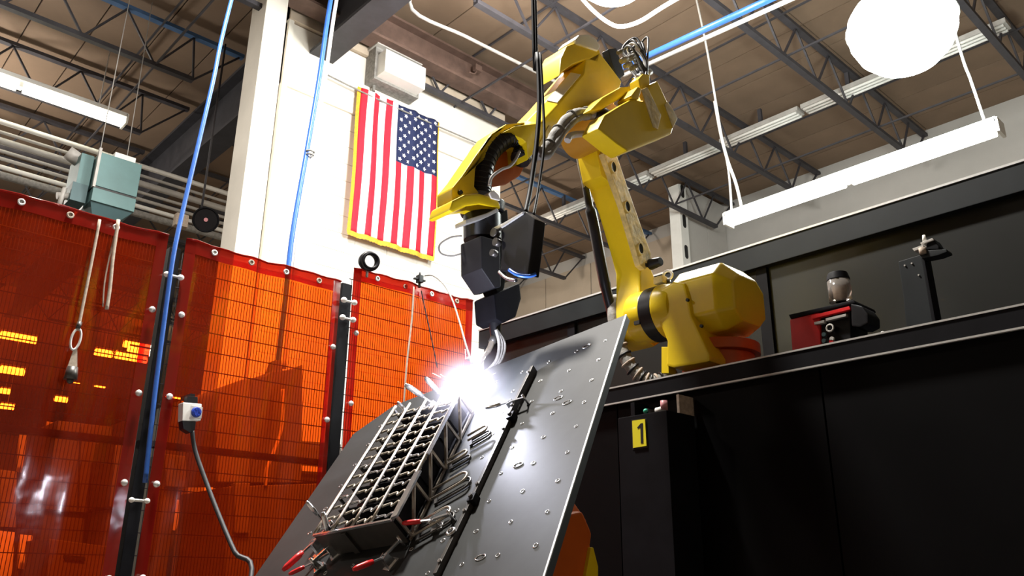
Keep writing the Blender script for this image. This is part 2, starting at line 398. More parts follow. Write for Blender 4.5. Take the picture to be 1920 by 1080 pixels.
# ------------------------------------------------------------------ welding screens
YS = 4.2
def screen(x0, x1, zt, label, bow=0):
    t = thing('welding_screen', label, 'welding screen', ((x0+x1)/2, YS, .12), 'orange welding screens on the fence')
    nx, nz = 24, 36; b = MB(); V = []
    def off(x, z): return .010*sin(x*9+z*1.3) + .006*sin(x*23-z*2.1)
    for i in range(nx+1):
        for j in range(nz+1):
            x = x0+.03+(x1-x0-.06)*i/nx; z = .12+(zt-.04-.12)*j/nz
            V.append((x, YS+off(x, z), z))
    b.poly(V, [(i*(nz+1)+j, (i+1)*(nz+1)+j, (i+1)*(nz+1)+j+1, i*(nz+1)+j+1) for i in range(nx) for j in range(nz)])
    b.build('film', M['film'], t, smooth=True)
    # hems
    def hem(pa, pb, wv, n=30):
        b = MB(); V = []
        for i in range(n+1):
            p = Vector(pa).lerp(Vector(pb), i/n); a = off(p.x, p.z)
            for k in (0, 1):
                qv = p + Vector(wv)*k; V.append((qv.x, YS-.004+off(qv.x, qv.z), qv.z))
        b.poly(V, [(2*i, 2*i+2, 2*i+3, 2*i+1) for i in range(n)]); b.build('hem', M['hem'], t, smooth=True)
    sag = lambda x: 0
    hem((x0, 0, zt), (x1, 0, zt), (0, 0, -.075)); hem((x0, 0, zt), (x0, 0, .12), (.055, 0, 0)); hem((x1, 0, zt), (x1, 0, .12), (-.055, 0, 0))
    MB().tube([(x0+(x1-x0)*i/20, YS-.006+off(x0+(x1-x0)*i/20, zt), zt+.004*sin(i*1.7)) for i in range(21)], .006, 6).build('top_fold', M['hem'], t)
    k = 0; x = x0+.16
    while x < x1-.08:
        b = MB(); b.ring((x, YS-.014, zt-.035), (0, 1, 0), .013, .005, 14, 6); b.ball((x, YS-.010, zt-.035), .011, (1, .4, 1), 1)
        b.build('grommet', M['cord'] if k % 2 else M['alu'], t); x += .215; k += 1
    for xs in (x0+.03, x1-.03):
        z = zt-.42
        while z > .3:
            b = MB(); b.ball((xs, YS-.022, z), .017, (1, .8, 1), 2); b.build('snap_stud', M['alu'], t); z -= .43
    return t
screen(.10, 1.385, 2.795, 'leftmost orange film welding screen hung with two grey cords')
screen(1.475, 2.435, 2.80, 'middle orange film welding screen behind the white and blue socket box')
screen(2.525, 3.47, 2.915, 'rightmost orange film welding screen, beside the torch and black wall')
# fence behind
def fence(x0, x1, zt, label):
    t = thing('wire_fence_panel', label, 'fence', ((x0+x1)/2, YS+.05, .1), 'wire fence panels behind the screens')
    y = YS+.05; b = MB(); x = x0+.02
    while x < x1-.01:
        b.box((x-.0014, y-.0014, .12), (x+.0014, y+.0014, zt)); x += .0165
    tag(b.build('vertical_wires', M['joist'], t), kind='stuff')
    z = .15; n = 0
    while z < zt:
        b = MB(); b.box((x0, y-.006, z-.0024), (x1, y-.0014, z+.0024)); b.build('cross_wire', M['joist'], t); z += .104
    b = MB(); b.box((x0, y, 1.70), (x1, y+.03, 1.735)); b.build('mid_rail', M['joist'], t)
    return t
fence(-.3, 1.39, 2.74, 'black wire mesh fence panel behind the leftmost orange screen')
fence(1.47, 2.43, 2.74, 'black wire mesh fence panel behind the middle orange screen')
fence(2.52, 3.46, 2.86, 'black wire mesh fence panel behind the rightmost orange screen')
def post(x, w_, zt, label):
    t = thing('fence_post', label, 'post', (x, YS+.03, 0), 'black fence posts')
    MB().box((x-w_/2, YS, 0), (x+w_/2, YS+.06, zt)).build('tube', M['blackmat'], t, bevel=.004)
    MB().box((x-.09, YS-.04, 0), (x+.09, YS+.1, .012)).build('foot_plate', M['blackmat'], t, bevel=.002)
    return t
post(1.432, .058, 2.74, 'black fence post with the blue hose clipped along it')
post(2.482, .07, 2.80, 'black fence post between the middle and right screens')
def clip(x, z, label, r=.016):
    t = thing('screen_clip', label, 'clip', (x, YS-.03, z), 'white screen clips on the posts')
    MB().cyl((x-.035, YS-.03, z), (x+.035, YS-.03, z), .007).build('rod', M['alu'], t)
    for s in (-1, 1): MB().ball((x+s*.036, YS-.034, z), r, (1.1, 1, 1)).build('cap', M['cover'], t)
clip(1.432, at(320, 520, Y=YS).z, 'white double clip high on the hose post')
clip(1.432, at(270, 940, Y=YS).z, 'white double clip low on the hose post', .013)
clip(2.482, at(648, 567, Y=YS).z, 'upper white clip on the post between middle and right screens', .018)
clip(2.482, at(648, 600, Y=YS).z, 'lower white clip on the post between middle and right screens', .018)

# ------------------------------------------------------------------ hoses and cords
def line3(px_, m, name, label, cat, r, seg=8, up=None, parent=None, n=6):
    pts = spline(px_, n)
    return one(MB().tube(pts, r, seg), name, m, label, cat)
a = [at(272, 905, Y=YS-.05), at(290, 740, Y=YS-.05), at(308, 600, Y=YS-.05), at(325, 480, Y=YS-.05), at(345, 385, Y=YS-.02), at(372, 270, Y=YS+.02), at(400, 150, Y=YS+.10), at(434, 0, Y=YS+.25)]
a.append(Vector((a[-1].x+.35, a[-1].y+.35, 7.05)))
line3(a, M['bluehose'], 'air_hose', 'blue air hose running down the left post from the roof', 'hose', .0125)
u = [at(520, 690, Y=5.6), at(535, 560, Y=5.6), at(548, 440, Y=5.6), at(575, 285, Y=5.6), at(598, 150, Y=5.6), at(620, 0, Y=5.6)]
u.append(Vector((u[-1].x+.1, 5.6, 7.1)))
line3(u, M['bluehose'], 'air_hose', 'blue drop hose in front of the white wall left of the flag', 'hose', .021)
u2 = [p+Vector((.045, -.02, 0)) for p in u]
line3(u2, M['whitehose'], 'power_drop', 'white power drop beside the blue hose left of the flag', 'cable', .017)
b = MB(); c0 = u[3]+Vector((.02, -.02, 0))
one(b.ring(c0, (0, 0, 1), .032, .008, 16, 6).ring(c0-Vector((0, 0, .03)), (0, 0, 1), .030, .007, 16, 6), 'cable_tie', M['sleeve'], 'grey tie bundling the hose and white power drop', 'tie')
# two grey cords on the left screen
yy = YS-.04
line3([at(187, 412, Y=yy), at(172, 490, Y=yy), at(158, 560, Y=yy), at(146, 620, Y=yy)], M['cord'], 'screen_strap', 'longer grey cord hanging down the left screen to a snap hook', 'cord', .0075, n=4)
line3([at(222, 412, Y=yy), at(212, 480, Y=yy), at(206, 540, Y=yy), at(200, 580, Y=yy)], M['cord'], 'screen_strap', 'shorter grey cord hanging on the left screen', 'cord', .009, n=4)
line3([at(222, 412, Y=yy+.015), at(208, 470, Y=yy+.015), at(196, 530, Y=yy+.015), at(193, 575, Y=yy+.015)], M['cord'], 'screen_strap', 'thin end of cord hidden behind the shorter grey cord', 'cord', .004, n=4)
cb = at(142, 636, Y=yy)
t = thing('snap_hook', 'oval steel snap hook at the end of the longer grey cord', 'hook', cb)
MB().tube([cb+Vector((.020*cos(a_)+.004*sin(a_), 0, .052*sin(a_))) for a_ in [2*pi*i/20 for i in range(20)]], .0058, 8, True).build('link', M['alu'], t)
MB().cyl(cb+Vector((.0, -.0, .052)), cb+Vector((.004, 0, .085)), .011).build('swivel', M['steel'], t)
pb = at(134, 700, Y=yy)
t = thing('lanyard_weight', 'small steel weight hanging on a brown strap under the snap hook', 'weight', pb)
MB().prism([at(138, 655, Y=yy), at(145, 655, Y=yy), at(145, 690, Y=yy), at(126, 690, Y=yy)], (0, .008, 0)).build('strap', M['cord'], t)
MB().cyl(pb+Vector((0, 0, .03)), pb-Vector((0, 0, .03)), .024, .030, 12).build('body', M['steel'], t)
MB().ball(pb-Vector((0, 0, .035)), .016).build('tip', M['steel'], t)

# socket box on a cable
Yq = YS-.16; sb = at(361, 776, Y=Yq)
t = thing('socket_box', 'white switch box with blue plug face hung before the middle screen', 'socket', sb)
def pr(pts, Y, d, m, name, par, bevel=0): return MB().prism([at(x, y, Y=Y) for x, y in pts], (0, d, 0)).build(name, m, par, bevel=bevel)
pr([(343, 754), (379, 757), (377, 789), (342, 790)], Yq, .06, M['cover'], 'housing', t, .006)
pr([(352, 742), (371, 744), (371, 757), (350, 756)], Yq+.01, .04, M['black'], 'top_bracket', t, .003)
pr([(342, 788), (368, 790), (366, 806), (357, 812), (344, 804)], Yq, .055, M['black'], 'gland', t, .004)
c_ = at(368, 773, Y=Yq-.002)
MB().cyl(c_, c_-Vector((0, .012, 0)), .026, .022, 18).build('plug_face', M['blueknob'], t)
MB().box(c_-Vector((.030, -.0, .028)), c_+Vector((.030, .004, .030))).build('face_frame', M['alu'], t, bevel=.003)
b = MB()
for k in range(6): b.box(c_+Vector((.03*cos(k*pi/3)*.5-.004, -.016, .03*sin(k*pi/3)*.5-.004)), c_+Vector((.03*cos(k*pi/3)*.5+.004, -.010, .03*sin(k*pi/3)*.5+.004)))
b.build('grip_studs', M['blueknob'], t)
hgt = at(361, 742, Y=Yq+.03)
MB().box((hgt.x-.012, hgt.y-.0, hgt.z-.01), (hgt.x+.012, YS-.016, hgt.z+.01)).build('hook_arm', M['black'], t)
line3([at(360, 808, Y=Yq+.02), at(366, 845, Y=Yq+.01), at(385, 900, Y=Yq-.05), at(410, 965, Y=Yq-.15), at(440, 1035, Y=Yq-.28), at(470, 1090, Y=Yq-.4), (1.45, 3.3, .4), (1.5, 3.2, .02)], M['darkcable'], 'power_cable', 'black power cable dropping from the white socket box to the floor', 'cable', .0115)

# ring on top of the right screen, valve and its cord
Yr = YS-.03; rc = at(693, 490, Y=Yr)
t = thing('cable_ring', 'black coiled hose ring standing on the right screen top below the flag', 'hose coil', rc)
MB().ring(rc, (.35, 1, .1), .052, .014, 26, 8).build('coil', M['black'], t)
MB().ring(rc+Vector((-.006, .014, 0)), (.35, 1, .1), .052, .008, 26, 8).build('coil', M['darkcable'], t)
MB().ring(rc+Vector((.004, -.014, 0)), (.35, 1, .1), .048, .008, 26, 8).build('coil', M['blackmat'], t)
MB().bar(rc-Vector((0, -.02, .045)), rc-Vector((0, -.02, .10)), .012).build('hanger', M['sleeve'], t)
vc = at(787, 523, Y=Yr)
t = thing('air_valve', 'small black plug valve clamped on the right screen top', 'valve', vc)
MB().box(vc-Vector((.018, .02, .028)), vc+Vector((.018, .02, .024))).build('body', M['black'], t, bevel=.004)
MB().box(vc-Vector((.045, .012, .012)), vc+Vector((.042, .012, -.001))).build('lever', M['black'], t, bevel=.003)
MB().cyl(vc+Vector((0, 0, .02)), vc+Vector((0, 0, .045)), .007).build('stem', M['black'], t)
MB().cyl(vc-Vector((0, 0, .02)), vc-Vector((0, 0, .06)), .009).build('stub', M['steel'], t)
line3([at(796, 517, Y=Yr), at(812, 517, Y=Yr-.05), at(832, 533, Y=Yr-.2), at(848, 562, Y=Yr-.45), at(862, 605, Y=Yr-.8), at(873, 645, Y=Yr-1.2), at(885, 682, Y=Yr-1.6)], M['sleeve'], 'sensor_cable', 'thin grey cable arching from the black valve to the torch', 'cable', .0055)
line3([at(776, 538, Y=YS-.02), at(772, 600, Y=YS-.02), at(763, 680, Y=YS-.02), at(757, 760, Y=YS-.02)], M['cord'], 'hanging_strap', 'straight brown strap hanging down the right screen', 'strap', .006)
line3([at(790, 545, Y=YS-.02), at(797, 580, Y=YS-.02), at(808, 630, Y=YS-.02), at(820, 690, Y=YS-.02)], M['darkcable'], 'hanging_cable', 'thin dark cable slanting down the right screen from the valve', 'cable', .004)

# ------------------------------------------------------------------ flag and wall things
YF = YW-.10
fx0, fx1, fz1, fz0 = 4.03, 5.14, 6.18, 4.44
t = thing('flag', 'hanging fringed flag, red and white stripes with starred navy corner, on white wall', 'flag', ((fx0+fx1)/2, YF, fz0))
def fw_(x, z): return YF + .012*sin((x-fx0)*22+z*1.2) + .006*sin((x-fx0)*47+1) - .010*sin(z*4)
NS = 13; sub = 3; nzf = 40; b = MB(); V = []
fr_ = .035; X0f, X1f, Z0f, Z1f = fx0+fr_, fx1-.012, fz0+fr_, fz1
for i in range(NS*sub+1):
    for j in range(nzf+1):
        x = X0f+(X1f-X0f)*i/(NS*sub); z = Z1f-(Z1f-Z0f)*j/nzf; V.append((x, fw_(x, z), z))
vv = [b.bm.verts.new(p) for p in V]
for i in range(NS*sub):
    for j in range(nzf):
        s_ = i//sub; mi = 0 if s_ % 2 == 0 else 1
        if s_ >= 6 and j < 17: mi = 2
        f = b.bm.faces.new([vv[i*(nzf+1)+j], vv[(i+1)*(nzf+1)+j], vv[(i+1)*(nzf+1)+j+1], vv[i*(nzf+1)+j+1]]); f.material_index = mi; f.smooth = True
o = b.build('cloth', [M['flagred'], M['flagwhite'], M['flagblue']], t)
so = o.modifiers.new('thick', 'SOLIDIFY'); so.thickness = .003
cx0 = X0f+(X1f-X0f)*6/13; cz0 = Z1f-(Z1f-Z0f)*17/nzf
for r in range(11):
    cols = range(5) if r % 2 == 0 else range(4)
    for c in cols:
        fxp = (c*2+1)/10 if r % 2 == 0 else (c*2+2)/10
        x = cx0+(X1f-cx0)*fxp; z = Z1f-(Z1f-cz0)*(r+.75)/11.5; y = fw_(x, z)-.006
        b = MB(); P = [(x+(.029 if k % 2 == 0 else .0145)*sin(k*pi/5+pi/2), y, z+(.029 if k % 2 == 0 else .0145)*cos(k*pi/5+pi/2)) for k in range(10)]
        b.poly(P, [tuple(range(10))]); b.build('star', M['flagwhite'], t)
def fringe(pa, pb, wv, n=60):
    b = MB(); P = []
    for i in range(n+1):
        p = Vector(pa).lerp(Vector(pb), i/n); q_ = p+Vector(wv)*(1+.15*(i % 2))
        P += [(p.x, fw_(p.x, p.z)-.003, p.z), (q_.x, fw_(q_.x, q_.z)-.003, q_.z)]
    b.poly(P, [(2*i, 2*i+2, 2*i+3, 2*i+1) for i in range(n)]); b.build('fringe', M['gold'], t)
fringe((X0f, 0, Z1f), (X0f, 0, fz0), (-.045, 0, 0)); fringe((X0f-.04, 0, Z0f), (fx1, 0, Z0f), (0, 0, -.05)); fringe((X1f, 0, Z1f), (X1f, 0, fz0), (.014, 0, 0))
# wire the flag hangs on, conduit, wall box
z1 = at(611, 139, Y=YW-.1); z2 = at(901, 270, Y=YW-.1)
line3([z1, z1.lerp(z2, .25)-Vector((0, 0, .02)), z1.lerp(z2, .7)-Vector((0, 0, .02)), Vector((XE, YW-.1, z2.z))], M['sleeve'], 'wall_wire', 'thin grey wire strung across the white wall above the flag', 'wire', .009)
xa = at(702, 150, Y=YW-.09)
one(MB().tube([(xa.x, YW-.09, 6.62), (xa.x, YW-.09, 6.2)], .018), 'conduit', M['sleeve'], 'short grey conduit on the wall left of the white wall box', 'conduit')
Yb = YW-.38
q = [at(724, 93, Y=Yb), at(799, 126, Y=Yb), at(797, 167, Y=Yb), at(722, 134, Y=Yb)]
bx0, bx1 = q[0].x, q[1].x; bz1 = (q[0].z+q[1].z)/2; bz0 = (q[2].z+q[3].z)/2
t = thing('wall_unit', 'white boxed ventilation unit high on the wall above the flag', 'ventilation unit', ((bx0+bx1)/2, YW-.2, bz0))
MB().box((bx0, Yb, bz0), (bx1, YW-.03, bz1)).build('casing', M['cover'], t, bevel=.006)
MB().box((bx0-.03, Yb+.16, bz0-.03), (bx1+.03, YW-.03, bz1+.14)).build('back_frame', M['sleeve'], t, bevel=.005)
MB().box((bx0-.05, Yb+.1, bz1+.10), (bx1+.02, YW-.03, bz1+.14)).build('top_flashing', M['pipe'], t, bevel=.003)
# small bracket on the beam
kb = at(895, 130, Y=6.6)
t = thing('beam_clamp', 'rusty bracket with bent rod under the beam right of the wall unit', 'bracket', kb)
MB().box(kb-Vector((.05, .03, .03)), kb+Vector((.05, .03, .05))).build('clamp', M['rust'], t, bevel=.004)
MB().tube(spline([kb, kb+Vector((-.06, -.02, -.10)), kb+Vector((-.15, -.03, -.12))]), .01, 6).build('rod', M['rust'], t)

# ------------------------------------------------------------------ left background: heater, pipes, tube light
def pipe_x(x, y0_, x1_, y1_, Yp, r, m, label, name='pipe'):
    a_ = at(x, y0_, Y=Yp); b_ = at(x1_, y1_, Y=Yp); zm = (a_.z+b_.z)/2
    one(MB().cyl((-4.5, Yp, zm), (6.4, Yp, zm), r, seg=10), name, m, label, 'pipe', 'pipes below the roof at left')
for ya, r, m, lb in ((233, .035, 'cover', 'pale pipe, topmost of the pipes beside the teal heater'), (252, .022, 'pipe', 'second pipe from the top beside the teal heater'),
                     (268, .045, 'pipe', 'thick grey pipe, third from the top beside the teal heater'), (286, .022, 'pipe', 'fourth pipe from the top beside the teal heater'), (300, .024, 'pipe', 'fifth pipe from the top beside the teal heater'),
                     (315, .03, 'cover', 'sixth pipe from the top beside the teal heater'), (330, .05, 'sleeve', 'lowest and thickest dark grey pipe beside the teal heater')):
    pipe_x(0, ya, 192, ya+50, 9.7, r*.85, M[m], lb)
hp = at(215, 350, Y=8.0)
hb = thing('unit_heater', 'teal box heater hung from the roof above the left screen', 'heater', (hp.x, 8.1, at(230, 400, Y=8.0).z))
f0 = at(187, 291, Y=8.0); f1 = at(268, 303, Y=8.0); fz = (f0.z+f1.z)/2; g0 = at(187, 350, Y=8.0); g1 = at(265, 372, Y=8.0); gz = (g0.z+g1.z)/2
hx0, hx1 = f0.x, f1.x; bot = at(225, 410, Y=8.0).z
MB().box((hx0, 8.0, gz), (hx1, 8.55, fz)).build('casing', M['teal'], hb, bevel=.008)
MB().box((hx0+.005, 8.01, gz-.022), (hx1-.005, 8.54, gz)).build('seam_gap', M['ink'], hb)
MB().box((hx0, 8.0, gz-.16), (hx1, 8.55, gz-.022)).build('lower_casing', M['teal'], hb, bevel=.006)
MB().hexa([(hx0+.05, 8.08, bot), (hx1-.1, 8.08, bot), (hx1-.1, 8.5, bot), (hx0+.05, 8.5, bot), (hx0, 8.02, gz-.16), (hx1, 8.02, gz-.16), (hx1, 8.54, gz-.16), (hx0, 8.54, gz-.16)]).build('hood', M['tealdark'], hb, bevel=.005)
MB().box((hx0-.012, 7.99, gz-.02), (hx0+.012, 8.03, fz+.04)).build('corner_strip', M['pipe'], hb)
MB().box((hx0-.13, 8.12, gz+.02), (hx0-.012, 8.5, fz-.01)).build('side_box', M['teal'], hb, bevel=.006)
MB().cyl((hx0-.22, 8.3, fz+.03), (hx0-.10, 8.3, fz-.02), .07).build('motor', M['pipe'], hb)
MB().box((hx0-.16, 8.1, gz-.17), (hx0-.02, 8.3, gz+.02)).build('burner_box', M['tealdark'], hb, bevel=.004)
b = MB(); b.cyl((hx0-.25, 8.2, gz-.13), (hx0-.14, 8.2, gz-.10), .035); b.cyl((hx0-.22, 8.18, gz-.22), (hx0-.2, 8.18, gz-.04), .022); b.build('gas_valve', M['pipe'], hb)
MB().box((hx0+.16, 8.1, fz), (hx0+.36, 8.4, fz+.10)).build('junction_box', M['cover'], hb, bevel=.004)
MB().box((hx0+.39, 8.1, fz), (hx1-.0, 8.4, fz+.06)).build('junction_box', M['pipe'], hb, bevel=.004)
for dx, dy in ((.02, .1), (hx1-hx0-.03, .45)): MB().cyl((hx0+dx, 8+dy, fz), (hx0+dx*.9, 8+dy, 7.195), .0045, seg=6).build('hanger_rod', M['pipe'], hb)
hd = at(386, 412, Y=8.4)
t = thing('round_horn', 'dark round horn with pale pink centre beside the white column', 'horn', hd)
ax = (C-hd).normalized()
MB().cyl(hd, hd-ax*.14, .135, .10, 24).build('drum', M['black'], t)
MB().ring(hd, ax, .13, .012).build('rim', M['blackmat'], t)
MB().cyl(hd+ax*.012, hd, .022, seg=14).build('centre', M['pink'], t)
MB().bar(hd+Vector((.05, .1, -.03)), Vector((2.84, hd.y+.1, hd.z-.03)), .035).build('bracket', M['pipe'], t)
MB().box(hd+Vector((-.30, .05, -.13)), hd+Vector((-.16, .15, .02))).build('junction_box', M['cord'], t, bevel=.02)
MB().cyl(hd+Vector((-.02, .12, 0)), (hd.x-.02, hd.y+.12, 7.12), .012, seg=6).build('stem', M['joist'], t)
# lit tube fixture, far left
def tube_fixture(a_, b_, label, m, n=2, r=.032, width=.12, grp=None):
    a_ = Vector(a_); b_ = Vector(b_); d = (b_-a_).normalized()
    t = thing('tube_light', label, 'light', a_.lerp(b_, .5), grp)
    MB().bar(a_+zz*.065, b_+zz*.065, width, .05).build('housing', M['cover'], t, bevel=.005)
    L = (b_-a_).length
    for k in range(n):
        p0 = a_.lerp(b_, (k+.03)/n); p1_ = a_.lerp(b_, (k+.97)/n)
        MB().cyl(p0, p1_, r, seg=12).build('tube', m, t)
    for p in (a_, b_): MB().obox(p+zz*.02, d, d.cross(zz), zz, .012, width*.5, .06).build('end_cap', M['cover'], t)
    if n > 1: MB().obox(a_.lerp(b_, .5)+zz*.02, d, d.cross(zz), zz, .02, width*.25, .035).build('lamp_holder', M['cover'], t)
    return t
za = at(233, 231, Y=9.4); tube_fixture((za.x-2.2, 9.4, za.z), (za.x, 9.4, za.z), 'lit fluorescent tube fixture at far left above the pipes', M['tube2'], 2, .06, .2)
ft = bpy.data.objects['tube_light']
MB().cyl((za.x-.3, 9.4, za.z+.08), (za.x-.3, 9.4, 7.0), .006, seg=6).build('hanger_rod', M['pipe'], ft)
MB().cyl((za.x-1.9, 9.4, za.z+.08), (za.x-1.9, 9.4, 7.0), .006, seg=6).build('hanger_rod', M['pipe'], ft)

# hung tube fixture, right
XH = 6.5
ha = at(1366, 418, X=XH); hc = at(1876, 243, X=XH)
hz = (ha.z+hc.z)/2
t = tube_fixture((XH, hc.y, hc.z), (XH, ha.y, ha.z), 'long white twin tube fixture hung on cords over the black wall', M['tube'], 2, .045, .15)
def cordp(pts, r=.012): MB().tube(spline(pts), r, 6).build('hanging_cord', M['whitehose'], t)
top = at(1305, -5, X=XH); tp2 = Vector((XH, top.y, 7.1))
cordp([at(1372, 400, X=XH), at(1366, 320, X=XH), at(1352, 250, X=XH), at(1342, 190, X=XH), at(1325, 90, X=XH), top, tp2])
cordp([at(1391, 392, X=XH), at(1380, 345, X=XH), at(1364, 300, X=XH), at(1351, 250, X=XH), at(1340, 190, X=XH)], .016)
e1 = at(1848, 232, X=XH); e2 = at(1795, 75, X=XH)
cordp([e1, e1.lerp(e2, .5), e2, (XH, e2.y+.1, 7.1)], .012)
# row of unlit strip fixtures under the roof
XS = 9.0; k = 0; lbs = ['nearest the black lamp wall corner', 'second', 'third']
y = 1.9
names = ['first', 'second', 'third', 'fourth', 'fifth', 'sixth', 'seventh']
while y < 10.3:
    tt = thing('strip_fixture', names[k]+' of the unlit ribbed strip fixtures in the roof row, counted from the right', 'light fixture', (XS, y+.6, 6.75), 'unlit strip fixtures in a row')
    MB().box((XS-.09, y, 6.80), (XS+.09, y+1.18, 6.86)).build('housing', M['pipe'], tt, bevel=.004)
    for dx in (-.065, 0, .065): MB().cyl((XS+dx, y+.03, 6.785), (XS+dx, y+1.15, 6.785), .018, seg=8).build('tube', M['cover'], tt)
    MB().box((XS-.02, y+.55, 6.86), (XS+.02, y+.6, 7.1)).build('hanger', M['joist'], tt)
    y += 1.22; k += 1
    if k > 6: break
# high bays
def high_bay(p, label, R_=.34):
    p = Vector(p)
    t = thing('high_bay_lamp', label, 'lamp', p)
    b = MB(); seg = 32
    prof = [(.30, -.96), (.60, -.80), (.84, -.55), (.97, -.25), (1.0, 0), (.96, .22), (.84, .42), (.62, .60), (.36, .72)]  # bulged and enlarged so the globe takes the shape of the lamp's glare
    rings = [[b.bm.verts.new(p+Vector((rr*R_*cos(2*pi*i/seg), rr*R_*sin(2*pi*i/seg), h*R_))) for i in range(seg)] for rr, h in prof]
    for i in range(len(rings)-1):
        for j in range(seg): b.bm.faces.new((rings[i][j], rings[i][(j+1) % seg], rings[i+1][(j+1) % seg], rings[i+1][j])).smooth = True
    b.bm.faces.new(rings[-1]); b.bm.faces.new(rings[0][::-1]); b.build('globe', M['bay'], t)
    MB().ring(p+zz*R_*.0, (0, 0, 1), R_*1.01, .008, 32, 6).build('globe_band', M['alu'], t)
    MB().cyl(p+zz*R_*.68, p+zz*(R_*.68+.3), .11, .09).build('ballast', M['pipe'], t)
    MB().cyl(p+zz*(R_*.68+.3), Vector((p.x, p.y, 7.1)), .012, seg=8).build('stem', M['pipe'], t)
high_bay(BAY, 'high bay lamp at the upper right, its glare shaped as a round globe', .39)
high_bay(BAY2, 'bright high bay lamp above the robot elbow at the top edge')
# conduit and blue pipe near the roof
ca = at(773, 18, Z=6.62); cb_ = at(962, 113, Z=6.62)
one(MB().tube(spline([Vector((ca.x+.05, ca.y, 7.1)), ca, ca.lerp(cb_, .5), cb_, cb_+(cb_-ca)*.6], 5), .02, 6), 'conduit', M['pipe'], 'pale bent conduit under the roof above the wall unit', 'conduit')
one(MB().tube(spline([at(1085, -10, X=4.2), at(1110, 18, X=4.2), at(1140, 42, X=4.2), at(1165, 50, X=4.2), at(1200, 40, X=4.2), at(1245, 12, X=4.2), at(1300, -20, X=4.2)], 6), .016, 8), 'looped_conduit', M['whitehose'], 'white looped conduit sagging at the top edge above the robot elbow', 'conduit')
ba = at(1212, 106, X=5.3); bc = at(1440, 0, X=5.3)
ba = ba-(bc-ba)*.25
b = MB(); b.cyl(ba, bc+(bc-ba)*.6, .03, seg=10)
one(b, 'compressed_air_pipe', M['bluehose'], 'straight blue air pipe rising right from behind the robot elbow', 'pipe')
one(MB().cyl(ba+Vector((.05, 0, -.05)), bc+(bc-ba)*.6+Vector((.05, 0, -.05)), .02, seg=8), 'conduit', M['pipe'], 'white conduit running along the blue air pipe', 'conduit')

# far lights seen through the screen
fr2 = [((0, 630), (68, 638)), ((0, 692), (45, 700)), ((178, 660), (210, 666)), ((216, 667), (275, 676)), ((232, 645), (282, 655)), ((0, 762), (26, 764)), ((0, 732), (18, 736)), ((102, 748), (126, 751)), ((178, 721), (197, 724)), ((312, 741), (348, 746)), ((135, 713), (150, 716)), ((240, 655), (284, 664))]
ranks = ['short lit tube strip at the left edge, upper', 'lit tube strip at the left edge, second from top', 'short lit strip seen left of the bright group', 'long lit strip under the bright group', 'top strip of the bright group of tubes', 'lowest lit strip at the left edge', 'lit strip at the left edge, second from bottom', 'lone small lit strip left of centre, lower', 'small lit strip just under the hook weight level', 'lit strip directly left of the white socket box', 'small lit strip right beside the hanging weight', 'middle strip of the bright group of tubes']
for (pa, pb_), lb in zip(fr2, ranks):
    Yl = 22 if pa[1] < 700 else 30
    a_ = at(*pa, Y=Yl); b_ = at(*pb_, Y=Yl); zl = (a_.z+b_.z)/2
    a_ = Vector((a_.x, Yl, zl)); b_ = Vector((b_.x, Yl, zl))
    tt = thing('far_tube_light', 'far '+lb, 'light', a_.lerp(b_, .5), 'far tube lights behind the screens')
    MB().cyl(a_, b_, .075, seg=8).build('tube', M['bulb'], tt)
    MB().bar(a_+zz*.11, b_+zz*.11, .2, .05).build('housing', M['cover'], tt)
    MB().cyl(a_.lerp(b_, .5)+zz*.13, Vector(((a_.x+b_.x)/2, Yl, 7.2)), .012, seg=6).build('hanger_rod', M['pipe'], tt)

# ------------------------------------------------------------------ machines behind the screens
def px_prism(pts, Y, d): return MB().prism([at(x, y, Y=Y) for x, y in pts], (0, d, 0))
Ym = 5.35
mz = at(480, 900, Y=Ym)
mc = thing('milling_machine', 'dark knuckled machine tool silhouette behind the middle screen', 'machine', (mz.x, Ym+.3, 0))
px_prism([(410, 738), (420, 724), (452, 712), (470, 709), (470, 904), (406, 904), (404, 770)], Ym, .5).build('head', M['machine2'], mc, bevel=.01)
px_prism([(470, 709), (500, 704), (510, 696), (545, 693), (568, 683), (566, 905), (470, 905)], Ym+.03, .6).build('column', M['machine'], mc, bevel=.01)
px_prism([(516, 675), (528, 675), (530, 700), (508, 700)], Ym+.1, .1).build('motor_cap', M['machine'], mc, bevel=.005)
px_prism([(430, 912), (640, 905), (640, 1085), (420, 1085)], Ym-.1, .8).build('table', M['machine'], mc, bevel=.01)
px_prism([(566, 826), (640, 832), (640, 905), (560, 905)], Ym+.1, .5).build('tray', M['machine'], mc, bevel=.01)
px_prism([(440, 905), (470, 905), (468, 1000), (440, 1000)], Ym-.12, .06).build('spindle', M['machine2'], mc, bevel=.01)
tag(px_prism([(558, 872), (612, 877), (612, 886), (557, 882)], Ym+.05, .03).build('scale_strip', M['pale'], mc), 'pale scale strip')
lo_ = at(480, 1085, Y=Ym)
MB().box((lo_.x-.2, Ym, 0), (lo_.x+.5, Ym+.6, lo_.z+.02)).build('pedestal', M['machine'], mc, bevel=.01)
MB().tube(spline([at(530, 730, Y=Ym-.03), at(528, 800, Y=Ym-.05), at(512, 850, Y=Ym-.08), at(500, 880, Y=Ym-.1), at(498, 912, Y=Ym-.1)]), .013, 8).build('hose', M['cord'], mc)
